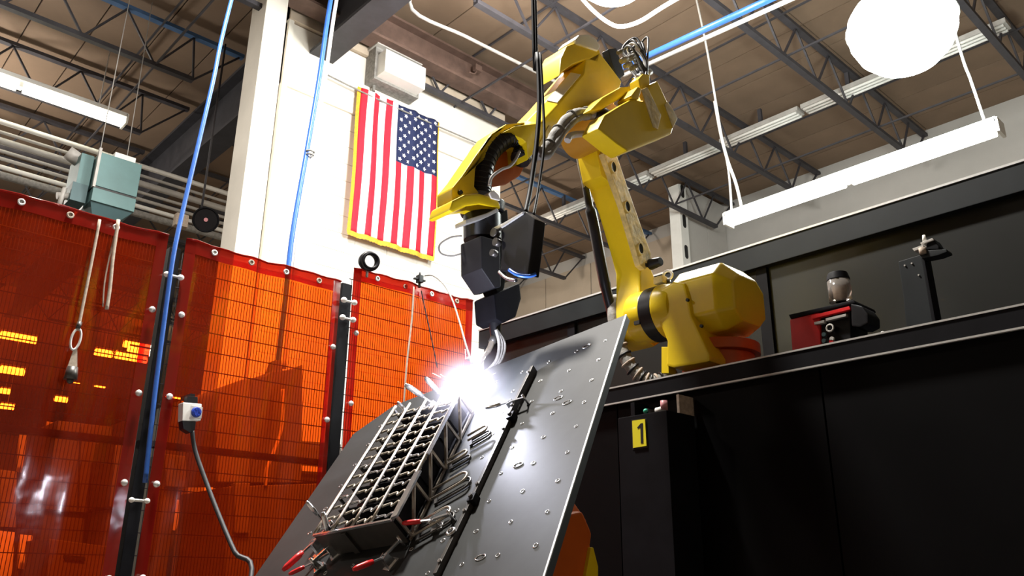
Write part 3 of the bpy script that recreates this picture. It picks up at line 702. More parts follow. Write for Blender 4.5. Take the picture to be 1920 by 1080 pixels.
def cabinet(pts, Y, d, m, name, label, cat, extra=()):
    P = [at(x, y, Y=Y) for x, y in pts]; x0_ = min(p.x for p in P); x1_ = max(p.x for p in P); zt_ = max(p.z for p in P); zb_ = min(p.z for p in P)
    t = thing(name, label, cat, ((x0_+x1_)/2, Y+d/2, 0))
    MB().prism(P, (0, d, 0)).build('body', M[m], t, bevel=.01)
    if zb_ > .05: MB().box((x0_+.05, Y+.05, 0), (x1_-.05, Y+d-.05, zb_+.01)).build('plinth', M['machine'], t, bevel=.01)
    for nm, pp, mm in extra: MB().prism([at(x, y, Y=Y-.012) for x, y in pp], (0, .03, 0)).build(nm, M[mm], t)
    return t
cabinet([(108, 788), (210, 800), (205, 965), (85, 955), (95, 880)], 8.2, 1.0, 'machine', 'control_cabinet', 'dark tall control cabinet behind the left screen', 'cabinet', [('door_seam', [(150, 800), (153, 800), (148, 955), (145, 955)], 'ink')])
cabinet([(92, 1010), (245, 1030), (245, 1085), (88, 1085)], 6.5, .6, 'machine', 'tool_chest', 'low dark chest at the foot of the left screen', 'chest', [('label_plate', [(120, 1040), (160, 1044), (160, 1052), (120, 1048)], 'ink')])
cabinet([(218, 820), (262, 826), (256, 960), (205, 950)], 7.5, .55, 'machine', 'locker', 'narrow dark locker behind the hose post', 'locker')
cabinet([(308, 850), (356, 856), (352, 915), (312, 912)], 6.6, .4, 'machine', 'wall_cabinet', 'small dark box low behind the middle screen left side', 'cabinet')
cabinet([(0, 880), (32, 884), (30, 990), (0, 990)], 7.5, .8, 'machine2', 'drum', 'mid grey drum low at the left edge behind the screen', 'drum')
for pts, lb in (([(38, 800), (74, 804), (68, 890), (32, 885)], 'pale upright sheet left of the dark control cabinet'), ([(0, 995), (28, 998), (22, 1085), (0, 1085)], 'pale sheet low at the left edge behind the screen'),
                ([(88, 790), (107, 793), (102, 885), (82, 880)], 'narrow pale sheet touching the dark control cabinet'), ([(316, 935), (345, 938), (330, 995), (306, 992)], 'small pale sheet low left in the middle screen'),
                ([(198, 815), (214, 818), (205, 870), (195, 868)], 'thin pale strip between the cabinet and the locker'), ([(38, 1002), (62, 1004), (50, 1068), (34, 1066)], 'leaning pale strip beside the low dark chest'), ([(178, 1035), (198, 1038), (192, 1085), (176, 1085)], 'short pale upright standing before the low dark chest')):
    Yp = 9.6 if pts[0][1] < 900 else 7.2
    P = [at(x, y, Y=Yp) for x, y in pts]; zb_ = min(p.z for p in P)
    t = thing('pale_sheet', lb, 'sheet', (sum(p.x for p in P)/4, Yp, 0), 'pale sheets behind the left screens')
    MB().prism(P, (0, .05, 0)).build('sheet', M['pale'], t, bevel=.003)
    if zb_ > .03: MB().box((min(p.x for p in P)+.02, Yp+.01, 0), (max(p.x for p in P)-.02, Yp+.06, zb_+.02)).build('stand', M['machine'], t)

# ================================================================== ROBOT
rb = thing('welding_robot', 'large yellow jointed welding robot on the black ledge', 'robot', (2.88, 1.95, 1.78))
Y = 'Y'
def PY(pts, Yp, d, m, name, bevel=.006, par=rb, lab=None):
    o = MB().prism([at(x, y, Y=Yp) for x, y in pts], (0, d, 0)).build(name, M[m], par, bevel=bevel)
    if lab: o['label'] = lab
    return o
def PX(pts, Xp, d, m, name, bevel=.006, par=rb, lab=None):
    o = MB().prism([at(x, y, X=Xp) for x, y in pts], (d, 0, 0)).build(name, M[m], par, bevel=bevel)
    if lab: o['label'] = lab
    return o
# J2 joint
J2 = at(1226, 592, Y=2.13)
# base and turntable
MB().cyl((2.92, 1.90, 1.78), (2.92, 1.90, 1.83), .20, seg=36).build('base_flange', M['blackmat'], rb, bevel=.004)
MB().cyl((2.92, 1.90, 1.83), (2.92, 1.90, 1.985), .155, .15, seg=36).build('base', M['orange'], rb, bevel=.006)
MB().cyl((2.92, 1.90, 1.985), (2.92, 1.90, 2.03), .175, seg=36).build('turntable', M['orange'], rb, bevel=.006)
for a_ in range(8): MB().cyl((2.92+.18*cos(a_*pi/4), 1.9+.18*sin(a_*pi/4), 1.83), (2.92+.18*cos(a_*pi/4), 1.9+.18*sin(a_*pi/4), 1.85), .013, seg=6).build('base_bolt', M['chrome'], rb)
# turret casting (front skirt + cheek around J2)
XT = 2.70
PX([(1233, 545), (1262, 527), (1283, 530), (1290, 556), (1296, 590), (1312, 625), (1330, 665), (1331, 678), (1262, 690), (1248, 686), (1250, 640), (1240, 615), (1230, 590)], XT, .26, 'yellow', 'turret', .014)
PX([(1240, 650), (1252, 650), (1254, 700), (1240, 700)], XT+.005, .05, 'yellow', 'turret_leg', .003)
MB().cyl((J2.x, 2.06, J2.z), (J2.x, 1.98, J2.z), .125, .11, 32).build('joint_cheek', M['yellow'], rb, bevel=.01)
MB().cyl((J2.x, 2.125, J2.z), (J2.x, 2.06, J2.z), .122, seg=36).build('joint_seal', M['black'], rb, bevel=.004)
# motor housing: octagonal prism along -Y with tapered cap
h1 = at(1362, 507, X=XT-.01); 
def octa(xc, zc, hx, hz_, y, ch=.42):
    P = []
    for sx, sz in ((-1, -ch), (-1, ch), (-ch, 1), (ch, 1), (1, ch), (1, -ch), (ch, -1), (-ch, -1)): P.append((xc+sx*hx, y, zc+sz*hz_))
    return P
def loft(loops, name, m, par=rb, bevel=.006):
    b = MB(); n = len(loops[0]); vs_ = [[b.bm.verts.new(p) for p in L] for L in loops]
    for i in range(len(vs_)-1):
        for k in range(n): b.bm.faces.new((vs_[i][k], vs_[i][(k+1) % n], vs_[i+1][(k+1) % n], vs_[i+1][k]))
    b.bm.faces.new(vs_[0]); b.bm.faces.new(vs_[-1][::-1]); return b.build(name, M[m], par, bevel=bevel)
hz0 = 2.20
loft([octa(2.86, 2.20, .13, .13, 1.99, .55), octa(2.86, 2.20, .145, .145, 1.97, .55), octa(2.86, 2.195, .145, .145, 1.76, .55), octa(2.875, 2.18, .115, .10, 1.70, .55)], 'motor_housing', 'yellow', bevel=.01)
for (x, y_) in ((1288, 562), (1314, 611)):
    c_ = at(x, y_, X=2.694); MB().cyl(c_, c_+Vector((.01, 0, 0)), .007, seg=12).build('housing_bolt', M['black'], rb)
# lifting eye and small connector near the shoulder
ec = at(1252, 516, Y=2.06)
MB().ring(ec, (1, .3, 0), .020, .006, 20, 8).build('eye_bolt', M['cover'], rb)
MB().cyl(ec-zz*.024, ec-zz*.05, .012, seg=12).build('eye_shank', M['steel'], rb)
MB().box(at(1240, 524, Y=2.08)-Vector((.02, .02, .02)), at(1240, 524, Y=2.08)+Vector((.02, .03, .012))).build('lug', M['worn'], rb, bevel=.004)
sp = at(1229, 493, Y=2.10)
MB().cyl(sp+Vector((0, .03, 0)), sp-Vector((0, .03, 0)), .026, .02, 14).build('stop_block', M['black'], rb, bevel=.003)

# lower arm: worn machined side and smooth front
Y1 = 2.135
side = [(1131, 287), (1137, 277), (1152, 279), (1160, 300), (1180, 360), (1203, 425), (1221, 475), (1222, 500), (1231, 545), (1243, 560), (1246, 600), (1240, 640), (1225, 652), (1205, 640), (1196, 600), (1199, 560), (1202, 520), (1192, 470), (1167, 385)]
PY([(1131, 287), (1137, 277), (1152, 279), (1160, 300), (1180, 360), (1203, 425), (1221, 475), (1222, 497), (1209, 505), (1200, 497), (1190, 462), (1167, 385)], Y1-.008, .03, 'worn', 'machined_flange', .005)
PY([(1131, 292), (1140, 284), (1150, 286), (1175, 358), (1199, 430), (1216, 480), (1222, 505), (1236, 540), (1247, 575), (1249, 612), (1243, 640), (1228, 650), (1214, 640), (1200, 618), (1197, 585), (1200, 545), (1199, 500), (1188, 458), (1167, 388)], Y1+.02, .14, 'yellow', 'lower_arm', .012)
# upper end of the lower arm: tapered finger
PY([(1110, 237), (1120, 254), (1136, 284), (1150, 310), (1148, 345), (1128, 330)], Y1+.02, .115, 'yellow', 'arm_tip', .008)
for (x, y_, s_) in ((1151, 313, 1), (1177, 387, 1), (1202, 466, 1)):
    c_ = at(x, y_, Y=Y1-.009)
    b = MB(); b.prism([c_+Vector((.016*cos(a_), 0, .025*sin(a_))) for a_ in [2*pi*i/18 for i in range(18)]], (0, .006, 0)); b.build('lightening_hole', M['ink'], rb)
    b = MB(); b.tube([c_+Vector((.018*cos(a_), 0, .027*sin(a_))) for a_ in [2*pi*i/20 for i in range(20)]], .003, 6, True); b.build('hole_rim', M['worn'], rb)
c_ = at(1191, 620, Y=Y1+.14)
for (x, y_) in ((1201, 604), (1213, 497)):
    c_ = at(x, y_, Y=Y1-.012); MB().box(c_-Vector((.008, 0, .008)), c_+Vector((.008, .03, .008))).build('stop_slot', M['ink'], rb)
MB().cyl((J2.x, Y1+.075, J2.z), (J2.x, 2.125, J2.z), .118, seg=36).build('shoulder_disc', M['yellow'], rb, bevel=.01)

# black duct and cables left of the lower arm
YD = 2.33
MB().tube(spline([at(1082, 262, Y=YD), at(1092, 310, Y=YD), at(1102, 370, Y=YD), at(1113, 420, Y=YD), at(1124, 480, Y=YD), at(1136, 540, Y=YD), at(1148, 590, Y=YD), at(1152, 630, Y=YD)]), [.010]*8+[.018]*12+[.026]*20+[.024]*17, 8).build('cable_duct', M['black'], rb)
MB().tube(spline([at(1086, 250, Y=YD), at(1083, 290, Y=YD), at(1096, 350, Y=YD), at(1108, 400, Y=YD+.02)]), .009, 8).build('cable', M['sleeve'], rb)
MB().tube(spline([at(1155, 560, Y=YD), at(1150, 590, Y=YD-.02), at(1160, 640, Y=YD-.05), at(1178, 680, Y=YD-.1), at(1200, 705, Y=YD-.15), at(1222, 716, Y=YD-.2), at(1246, 710, Y=YD-.25), at(1262, 698, Y=YD-.3)]), .028, 10).build('wrapped_hose', M['sleeve'], rb)
hp_ = spline([at(1150, 590, Y=YD-.02), at(1160, 640, Y=YD-.05), at(1178, 680, Y=YD-.1), at(1200, 705, Y=YD-.15), at(1222, 716, Y=YD-.2), at(1246, 710, Y=YD-.25)], 5)
for i in range(2, len(hp_)-1, 2):
    d_ = (hp_[i+1]-hp_[i-1]).normalized(); MB().ring(hp_[i], (d_+Vector((.3, .2, .2))).normalized(), .030, .006, 14, 6).build('wrap', M['cord'] if i % 4 else M['black'], rb)

# elbow casting and upper arm
YU = 2.06
# head block on top
PY([(1049, 142), (1052, 108), (1063, 86), (1090, 76), (1118, 88), (1126, 97), (1122, 118), (1098, 112), (1075, 120), (1054, 135)], YU+.0, .14, 'yellow', 'elbow_head', .012)
PY([(1079, 73), (1086, 65), (1103, 64), (1118, 72), (1126, 86), (1122, 95), (1108, 90), (1082, 82)], YU-.01, .11, 'cover', 'elbow_cap', .008)
for k in range(5):
    c_ = at(1064+k*13, 112-abs(k-2)*-2, Y=YU+.015); MB().cyl(c_, c_+Vector((0, .01, 0)), .005, seg=8).build('cap_screw', M['black'], rb)
# upper arm body
arm = [(1098, 112), (1124, 98), (1144, 124), (1166, 153), (1150, 200), (1118, 218), (1090, 218), (1060, 226), (1040, 242), (1020, 262), (1003, 285), (990, 300), (986, 266), (962, 247), (945, 247), (966, 236), (1003, 218), (1036, 184), (1086, 125)]
da, db = at(1086, 125, Y=YU), at(1036, 184, Y=YU); dn = Vector(((db-da).z, 0, -(db-da).x)).normalized(); dn = dn if dn.x < 0 else -dn
full = [at(x, y, Y=YU) for x, y in arm]; up_ = {(1003, 218), (1036, 184), (1086, 125)}
inset = [p-dn*.035 if a_ in up_ else p.copy() for p, a_ in zip(full, arm)]
loft([inset, [p+Vector((0, .045, 0)) for p in full], [p+Vector((0, .15, 0)) for p in full]], 'upper_arm', 'yellow', bevel=.006)
i0, i1 = da-dn*.035, db-dn*.035; o0, o1 = da+Vector((0, .045, 0)), db+Vector((0, .045, 0))
cn = (o0-i0).cross(i1-i0).normalized(); cn = cn if cn.dot(Vector((-.5, -.7, .4))) > 0 else -cn
Pd = [i0.lerp(o0, .12).lerp(i1.lerp(o1, .12), .06), i0.lerp(o0, .95).lerp(i1.lerp(o1, .95), .06), i0.lerp(o0, .95).lerp(i1.lerp(o1, .95), .95), i0.lerp(o0, .12).lerp(i1.lerp(o1, .12), .95)]
tag(MB().prism([p-cn*.003 for p in Pd], cn*.006).build('arm_highlight', M['cover'], rb, bevel=.001), 'white strip painting the lit edge of the upper arm')  # white laid on the chamfer as its painted highlight
# label plate low on the arm
PY([(1030, 234), (1040, 238), (1012, 284), (1003, 286)], YU-.006, .02, 'worn', 'cover_plate', .003)
# forearm shell (bracket around the black hose)
shell = [(985, 245), (962, 240), (940, 244), (918, 262), (900, 290), (892, 318), (890, 350), (900, 362), (870, 366), (858, 386), (848, 376), (848, 352), (866, 330), (893, 290), (922, 250), (950, 232), (985, 228)]
PY(shell, YU+.02, .09, 'yellow', 'forearm', .008)
tag(PY([(955, 262), (985, 262), (990, 300), (975, 330), (950, 345), (920, 350), (915, 320), (930, 285)], YU+.11, .02, 'orange', 'inner_web', .006), 'orange inner web seen inside the hose bend')
# wrist ring bracket
PY([(842, 394), (848, 376), (872, 364), (898, 362), (921, 368), (937, 378), (940, 391), (925, 388), (900, 382), (872, 386), (850, 398)], YU-.03, .12, 'yellow', 'wrist_clamp', .01)
PY([(918, 362), (926, 356), (936, 366), (939, 376), (922, 372)], YU-.035, .08, 'cover', 'wrist_latch', .004)
c_ = at(861, 362, Y=YU+.02); MB().cyl(c_, c_-Vector((0, .012, 0)), .008, seg=10).build('wrist_bolt', M['black'], rb)
# big black ribbed hose bend in the forearm
hz_ = spline([at(975, 300, Y=YU+.05), at(982, 283, Y=YU+.05), at(978, 264, Y=YU+.05), at(958, 256, Y=YU+.05), at(935, 267, Y=YU+.05), at(915, 290, Y=YU+.05), at(905, 320, Y=YU+.05), at(901, 350, Y=YU+.05), at(900, 366, Y=YU+.05)], 6)
MB().tube(hz_, .040, 14).build('dress_hose', M['black'], rb)
for i in range(2, len(hz_)-1, 2): MB().ring(hz_[i], hz_[i+1]-hz_[i-1], .0390, .0035, 16, 6).build('hose_rib', M['black'], rb)
MB().tube(spline([at(974, 284, Y=YU-.02), at(966, 300, Y=YU-.02), at(955, 312, Y=YU-.02), at(940, 318, Y=YU-.02), at(922, 332, Y=YU-.02), at(917, 348, Y=YU-.02)]), .006, 6).build('thin_cable', M['pipe'], rb)
# elbow motor box and link right
YM = 1.86
PY([(1120, 241), (1134, 215), (1165, 196), (1187, 184), (1205, 190), (1218, 160), (1233, 150), (1252, 190), (1268, 222), (1260, 251), (1177, 284), (1156, 270)], YM, .09, 'yellow', 'elbow_motor_box', .012)
tag(PY([(1202, 168), (1214, 163), (1240, 216), (1234, 243), (1225, 238)], YM-.004, .02, 'worn', 'box_cover', .003), 'paler cover strip on the motor box')
PY([(1252, 190), (1262, 205), (1271, 222), (1262, 240), (1246, 196)], YM-.003, .02, 'worn', 'end_cover', .003)
PY([(1105, 207), (1130, 182), (1165, 162), (1183, 160), (1184, 172), (1160, 188), (1128, 206)], YM+.05, .16, 'yellow', 'link_rod', .012)
PY([(1184, 178), (1196, 162), (1204, 166), (1198, 186), (1186, 184)], YM-.01, .08, 'yellow', 'hinge_lug', .006)
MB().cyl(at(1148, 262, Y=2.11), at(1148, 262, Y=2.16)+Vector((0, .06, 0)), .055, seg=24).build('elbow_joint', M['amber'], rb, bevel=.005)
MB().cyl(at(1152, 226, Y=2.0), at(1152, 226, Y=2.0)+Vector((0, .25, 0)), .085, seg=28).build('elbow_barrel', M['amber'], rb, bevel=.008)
c_ = at(1143, 268, Y=2.11); MB().cyl(c_, c_-Vector((0, .02, 0)), .018, seg=12).build('elbow_bolt', M['worn'], rb)
# grey cable bundle over the elbow
YG = 1.98
gb = spline([at(1150, 226, Y=YG), at(1130, 213, Y=YG), at(1105, 213, Y=YG), at(1085, 214, Y=YG), at(1066, 224, Y=YG), at(1048, 245, Y=YG), at(1035, 265, Y=YG), at(1022, 284, Y=YG), at(1008, 288, Y=YG)], 6)
MB().tube(gb[10:], [.025+.0022*sin(i*.9) for i in range(len(gb)-10)], 10).build('cable_sleeve', M['sleeve'], rb)
MB().tube(gb[:12], .027, 10).build('cable_boot', M['black'], rb)
MB().tube([p+Vector((0, -.02, -.022)) for p in gb[14:]], [.014+.0015*sin(i*.7) for i in range(len(gb)-14)], 8).build('cable_sleeve', M['sleeve'], rb)
for i in (14, 22, 30, 38): MB().ring(gb[i], gb[i+1]-gb[i-1], .0265, .0035, 14, 6).build('sleeve_tie', M['sleeve'], rb)
MB().tube(spline([at(1095, 251, Y=YG), at(1080, 252, Y=YG), at(1068, 256, Y=YG), at(1064, 264, Y=YG)]), .014, 8).build('pale_boot', M['pipe'], rb)
# cable tangle behind the elbow
for k in range(9):
    x0_, y0__ = 1160+random.uniform(-5, 30), 95+random.uniform(-12, 25)
    P = [at(1200+random.uniform(-8, 10), 150, Y=YM+.1), at(x0_+25, y0__+30, Y=YM+.14), at(x0_+10, y0__+5, Y=YM+.18), at(x0_+20+random.uniform(0, 20), y0__-8+random.uniform(-8, 8), Y=YM+.12), at(1212, 112+k*5, Y=YM+.08), at(1210, 150, Y=YM+.08)]
    MB().tube(spline(P, 6), .0045+.001*(k % 3), 6).build('loose_cable', M['darkcable'] if k % 3 else M['pipe'], rb)
for (x, y_, s_, m_) in ((1170, 112, .02, 'pipe'), (1182, 108, .022, 'sleeve'), (1176, 122, .018, 'pipe'), (1203, 143, .028, 'chrome'), (1195, 148, .022, 'chrome'), (1213, 138, .024, 'pipe'), (1163, 97, .016, 'sleeve'), (1188, 126, .018, 'sleeve')):
    c_ = at(x, y_, Y=YM+.1); d_ = Vector((.6, -.3, .5)).normalized()
    b = MB(); b.cyl(c_-d_*s_, c_+d_*s_, s_*.6, seg=12); b.ring(c_, d_, s_*.62, s_*.15, 12, 6); b.build('connector', M[m_], rb)
PY([(1197, 148), (1206, 138), (1218, 140), (1218, 165), (1200, 166)], YM+.02, .05, 'yellow', 'connector_block', .004)
PY([(1140, 92), (1156, 90), (1172, 140), (1160, 150), (1150, 128)], YU+.1, .04, 'black', 'cable_guard', .004)
# wrist drum
WA = at(902, 386, Y=YU+.05)
MB().cyl(at(903, 384, Y=YU+.06), at(905, 402, Y=YU+.06), .088, .08, 28).build('wrist_drum', M['black'], rb, bevel=.004)

# ------------------------------------------------------------------ torch (held by the wrist)
tc = thing('welding_torch', 'black boxed welding torch head pointing down at the bright arc', 'welding torch', at(905, 650, Y=2.1))
YT = YU-.01
tag(PY([(873, 412), (914, 399), (932, 390), (936, 396), (914, 407), (874, 420)], YT-.02, .06, 'alu', 'clamp_strip', .003, tc), 'pale clamp strip round the top')
MB().cyl(at(904, 404, Y=YT+.07), at(905, 452, Y=YT+.07), .070, seg=26).build('neck_drum', M['black'], tc, bevel=.004)
PY([(902, 441), (938, 452), (940, 538), (928, 540), (903, 503)], YT-.01, .115, 'satin', 'gear_box', .006, tc)
PY([(914, 405), (952, 392), (958, 470), (946, 540), (936, 560), (920, 520)], YT+.02, .07, 'blackmat', 'side_block', .006, tc)
PX([(942, 420), (982, 395), (1003, 410), (996, 470), (990, 515), (965, 508), (938, 508)], 1.70, .05, 'black', 'feeder_cover', .006, tc)
tag(PX([(922, 428), (943, 418), (981, 396), (979, 401), (944, 424), (924, 434)], 1.693, .02, 'alu', 'cover_edge', .002, tc), 'pale upper edge of the cover')
for (x, y_, r_) in ((933, 438, .016), (936, 456, .014), (930, 476, .012)):
    c_ = at(x, y_, X=1.70); MB().cyl(c_, c_-Vector((.02, 0, 0)), r_, seg=12).build('knob', M['steel'], tc)
MB().tube(spline([at(936, 510, X=1.68), at(950, 522, X=1.68), at(968, 526, X=1.68)]), .006, 8).build('bright_hose', M['chrome'], tc)
MB().tube(spline([at(955, 506, X=1.68), at(970, 515, X=1.68), at(990, 518, X=1.70), at(1005, 514, X=1.72)]), .006, 8).build('blue_hose', M['bluehose'], tc)
PY([(926, 552), (975, 530), (978, 560), (968, 594), (944, 606), (930, 598)], YT-.01, .11, 'blackmat', 'shock_mount', .008, tc)
MB().cyl(at(928, 600, Y=YT+.03), at(930, 632, Y=YT+.03), .024, .018, 16).build('torch_holder', M['black'], tc, bevel=.002)
MB().cyl(at(929, 628, Y=YT+.03), at(922, 642, Y=YT+.03), .013, seg=12).build('adaptor', M['steel'], tc)
MB().tube(spline([at(923, 640, Y=YT+.03), at(917, 655, Y=YT+.03), at(906, 670, Y=YT+.03), at(898, 683, Y=YT+.03), at(892, 697, Y=YT+.03)]), [.010]*8+[.0085]*8+[.008]*9, 12).build('swan_neck', M['rod'], tc)
MB().cyl(at(896, 688, Y=YT+.03), at(884, 712, Y=YT+.03), .0115, .010, 14).build('gas_nozzle', M['rod'], tc)
for dx in (10, 18, 26):
    MB().tube(spline([at(930, 618, Y=YT), at(930+dx*.6, 645, Y=YT), at(926+dx*.5, 675, Y=YT), at(905+dx*.5, 700, Y=YT)]), .0065, 6).build('cable', M['sleeve'], tc)
MB().tube(spline([at(866, 442, Y=YT+.1), at(845, 445, Y=YT+.12), at(825, 458, Y=YT+.14), at(826, 474, Y=YT+.14), at(845, 480, Y=YT+.12), at(864, 476, Y=YT+.1)]), .0035, 6).build('wire_loop', M['sleeve'], tc)
# hanging black cables
XC = 2.0
def drop(pp, r, label):
    P = [at(x, y_, X=XC-.20*(i/(len(pp)-1))**2) for i, (x, y_) in enumerate(pp)]; P = [Vector((P[0].x, P[0].y+.05, 7.1))]+P
    line3(P, M['blackmat'], 'hanging_cable', label, 'cable', r)
drop([(1000, 0), (1008, 100), (1011, 190), (1006, 270), (995, 350), (985, 400)], .0095, 'thicker black cable dropping past the robot arm to the torch')
drop([(1004, 0), (1013, 100), (1018, 190), (1020, 270), (1010, 350), (1000, 405)], .0055, 'thinner black cable dropping beside the thicker one to the torch')

# ================================================================== POSITIONER TABLE
O = Vector((1.5065, 1.5197, 1.4458)); LV = Vector((-.6222, -.28, -.7311)).normalized(); SV = Vector((.2119, -.9592, .187)); SV = (SV-LV*SV.dot(LV)).normalized(); NV = -SV.cross(LV)
def T(s, l, h=0): return O + SV*s + LV*l + NV*h
def tp(x, y, h=0):
    r = ray(x, y); o = O+NV*h; t_ = NV.dot(o-C)/NV.dot(r); p = C+r*t_-o; return p.dot(SV), p.dot(LV)
S0, S1, L0, L1 = -.94, .150, -.525, .95
pt = thing('positioner_table', 'tilted dark steel welding table plate with rows of tapped holes', 'welding table', (1.75, 1.9, 0))
out = [(S1, L0), (S1, L1), (S0, L1), (S0, L0+.10), (S0+.14, L0)]
MB().prism([T(s, l) for s, l in out], -NV*.024).build('plate', M['plate'], pt, bevel=.002)
tag(MB().prism([T(S1+.001, L0, .0005), T(S1+.001, L1, .0005), T(S1-.004, L1, .0005), T(S1-.004, L0, .0005)], -NV*.003).build('plate_edge', M['alu'], pt), 'bright edge line of the plate')  # thin pale strip along the right edge of the plate
b = MB()
for s in (S1-.05, -.4, S0+.08): b.prism([T(s, L0+.1, -.024), T(s, L1, -.024), T(s-.04, L1, -.024), T(s-.04, L0+.1, -.024)], -NV*.05)
b.build('underside_ribs', M['steel'], pt)
# holes
hm = MB(); seg = 12
hm.tube([(cos(2*pi*i/seg)*.0072, sin(2*pi*i/seg)*.0072, .0003) for i in range(seg)], .0016, 5, True, mi=0)
hm.poly([(cos(2*pi*i/seg)*.0066, sin(2*pi*i/seg)*.0066, .0008) for i in range(seg)], [tuple(range(seg))], mi=1)
hme = bpy.data.meshes.new('tapped_hole'); hm.bm.to_mesh(hme); hm.bm.free(); hme.materials.append(M['chrome']); hme.materials.append(M['ink'])
Rm = Matrix((SV, LV, NV)).transposed().to_4x4()
pl0 = parent_loc(pt)
# the hole lattice was measured: s = (col-1)*.1, l = (row-4)*.1017
quad_pts = []
def hole(s, l, sc=1):
    o = bpy.data.objects.new('tapped_hole', hme); COL.objects.link(o); o.parent = pt
    o.matrix_local = Matrix.Translation(T(s, l, 0)-pl0) @ Rm @ Matrix.Scale(sc, 4)
for i in range(-1, 14):
    for j in range(-8, 2):
        s = j*.1; l = (i-4)*.1017
        if S0+.03 < s < S1-.02 and L0+.02 < l < L1-.03 and not (-.66 < s < -.28 and -.4 < l < .3): hole(s, l, random.uniform(.65, .85))
for s, l in ((.035, -.415), (.0, -.17), (-.05, .09), (-.05, .40), (.04, -.13)):
    b = MB(); b.tube([T(s+.014*cos(a_), l+.008*sin(a_), .0006) for a_ in [2*pi*i/16 for i in range(16)]], .0016, 5, True); b.build('slot_rim', M['chrome'], pt)
    b = MB(); b.poly([T(s+.007*cos(a_), l+.005*sin(a_), .0009) for a_ in [2*pi*i/12 for i in range(12)]], [tuple(range(12))]); b.build('slot', M['ink'], pt)
# tilting head and stand (orange), under the plate
oc = at(1085, 1010, X=1.62)
def trun(name, P, d, m): return MB().prism(P, d).build(name, M[m], pt, bevel=.012)
c0_ = T(-.1, .28, -.18)
hd_ = [at(1068, 962, Y=1.42), at(1093, 957, Y=1.42), at(1112, 1000, Y=1.42), at(1108, 1025, Y=1.42), at(1120, 1060, Y=1.42), at(1122, 1095, Y=1.42), at(1010, 1095, Y=1.42), at(1040, 1030, Y=1.42)]
trun('tilt_housing', hd_, (0, .55, 0), 'orange')
tag(MB().prism([at(1108, 1026, Y=1.41), at(1113, 1026, Y=1.41), at(1122, 1062, Y=1.41), at(1122, 1100, Y=1.41), at(1095, 1100, Y=1.41)], (0, .03, 0)).build('guard_edge', M['yellow'], pt, bevel=.003), 'yellow guard edge')
zb = at(1060, 1095, Y=1.42).z
MB().box((1.36, 1.50, 0), (1.60, 1.93, zb+.03)).build('stand_column', M['orange'], pt, bevel=.01)
MB().box((1.30, 1.3, 0), (1.95, 2.1, .05)).build('stand_foot', M['blackmat'], pt, bevel=.006)
MB().cyl(T(-.35, .16, -.024), T(-.35, .16, -.16), .16, .14, 30).build('rotary_hub', M['steel'], pt, bevel=.004)
MB().prism([T(-.35-.12, .05, -.15), T(.0, .05, -.15), T(.0, .3, -.15), T(-.35-.12, .3, -.15)], -NV*.10).build('tilt_bracket', M['orange'], pt, bevel=.008)

# stop bars on the plate
e0 = tp(1002, 698, .0); e1_ = tp(957, 790); e2_ = tp(885, 945); e3_ = tp(818, 1085)
def sbar(a_, b_, label, hb=.016):
    a_ = Vector((*a_, 0)); b_ = Vector((*b_, 0)); P = [T(a_.x, a_.y), T(a_.x+.011, a_.y), T(b_.x+.011, b_.y), T(b_.x, b_.y)]
    t = thing('stop_bar', label, 'bar', (P[0]+P[2])/2, 'stop bars in line on the table')
    MB().prism(P, NV*hb).build('bar', M['steel'], t, bevel=.0015)
    for f in (.15, .85):
        c_ = P[0].lerp(P[3], f)+SV*.0055+NV*hb; MB().cyl(c_, c_+NV*.005, .005, seg=6).build('bolt_head', M['chrome'], t)
def lp(a_, b_, f): return (a_[0]+(b_[0]-a_[0])*f, a_[1]+(b_[1]-a_[1])*f)
sbar(e0, lp(e0, e1_, .97), 'dark stop bar nearest the arc, uppermost on the table', .024)
sbar(lp(e1_, e2_, .02), lp(e1_, e2_, .98), 'long middle dark stop bar on the table right of the basket')
sbar(lp(e2_, e3_, .03), e3_, 'dark stop bar lowest on the table at the bottom edge')
def joiner(e, label):
    c_ = T(e[0]+.012, e[1], 0); t = thing('bar_clamp', label, 'clamp', c_, 'clamps over the stop bar joints')
    MB().obox(c_+NV*.011, SV, LV, NV, .010, .014, .011).build('block', M['blackmat'], t, bevel=.002)
    MB().cyl(c_+NV*.021, c_+NV*.029, .006, seg=6).build('bolt', M['steel'], t)
joiner(e1_, 'small clamp over the upper joint of the stop bars'); joiner(e2_, 'small clamp over the lower joint of the stop bars')

# ------------------------------------------------------------------ basket fixture
HB = .080
A_, B_, Cc, D_ = tp(590, 1001, HB), tp(735, 972, HB), tp(860, 737, HB), tp(742, 762, HB)
def Q(u, v, h=0):
    n_ = lp(A_, B_, u); f_ = lp(D_, Cc, u); p = lp(n_, f_, v); return T(p[0], p[1], h)
bs = thing('wire_basket', 'long wire basket of bright rods and wavy cross wires clamped on the table', 'basket', Q(.5, .5, 0))
for i, u_ in enumerate((0, .24, .5, .74, 1.0)):
    MB().tube([Q(u_, v/10, HB) for v in range(11)], .0052 if i in (0, 4) else .0042, 8).build('long_rod', M['rod'], bs)
tag(MB().bar(Q(1.03, .0, HB+.002), Q(1.03, .32, HB+.002), .020, .006, NV).build('bright_strip', M['chrome'], bs), 'bright flat strip near the lower corner')
tag(MB().bar(Q(1.03, .45, HB+.002), Q(1.02, .96, HB+.002), .009, .007, NV).build('bright_strip', M['chrome'], bs), 'long narrow bright strip')
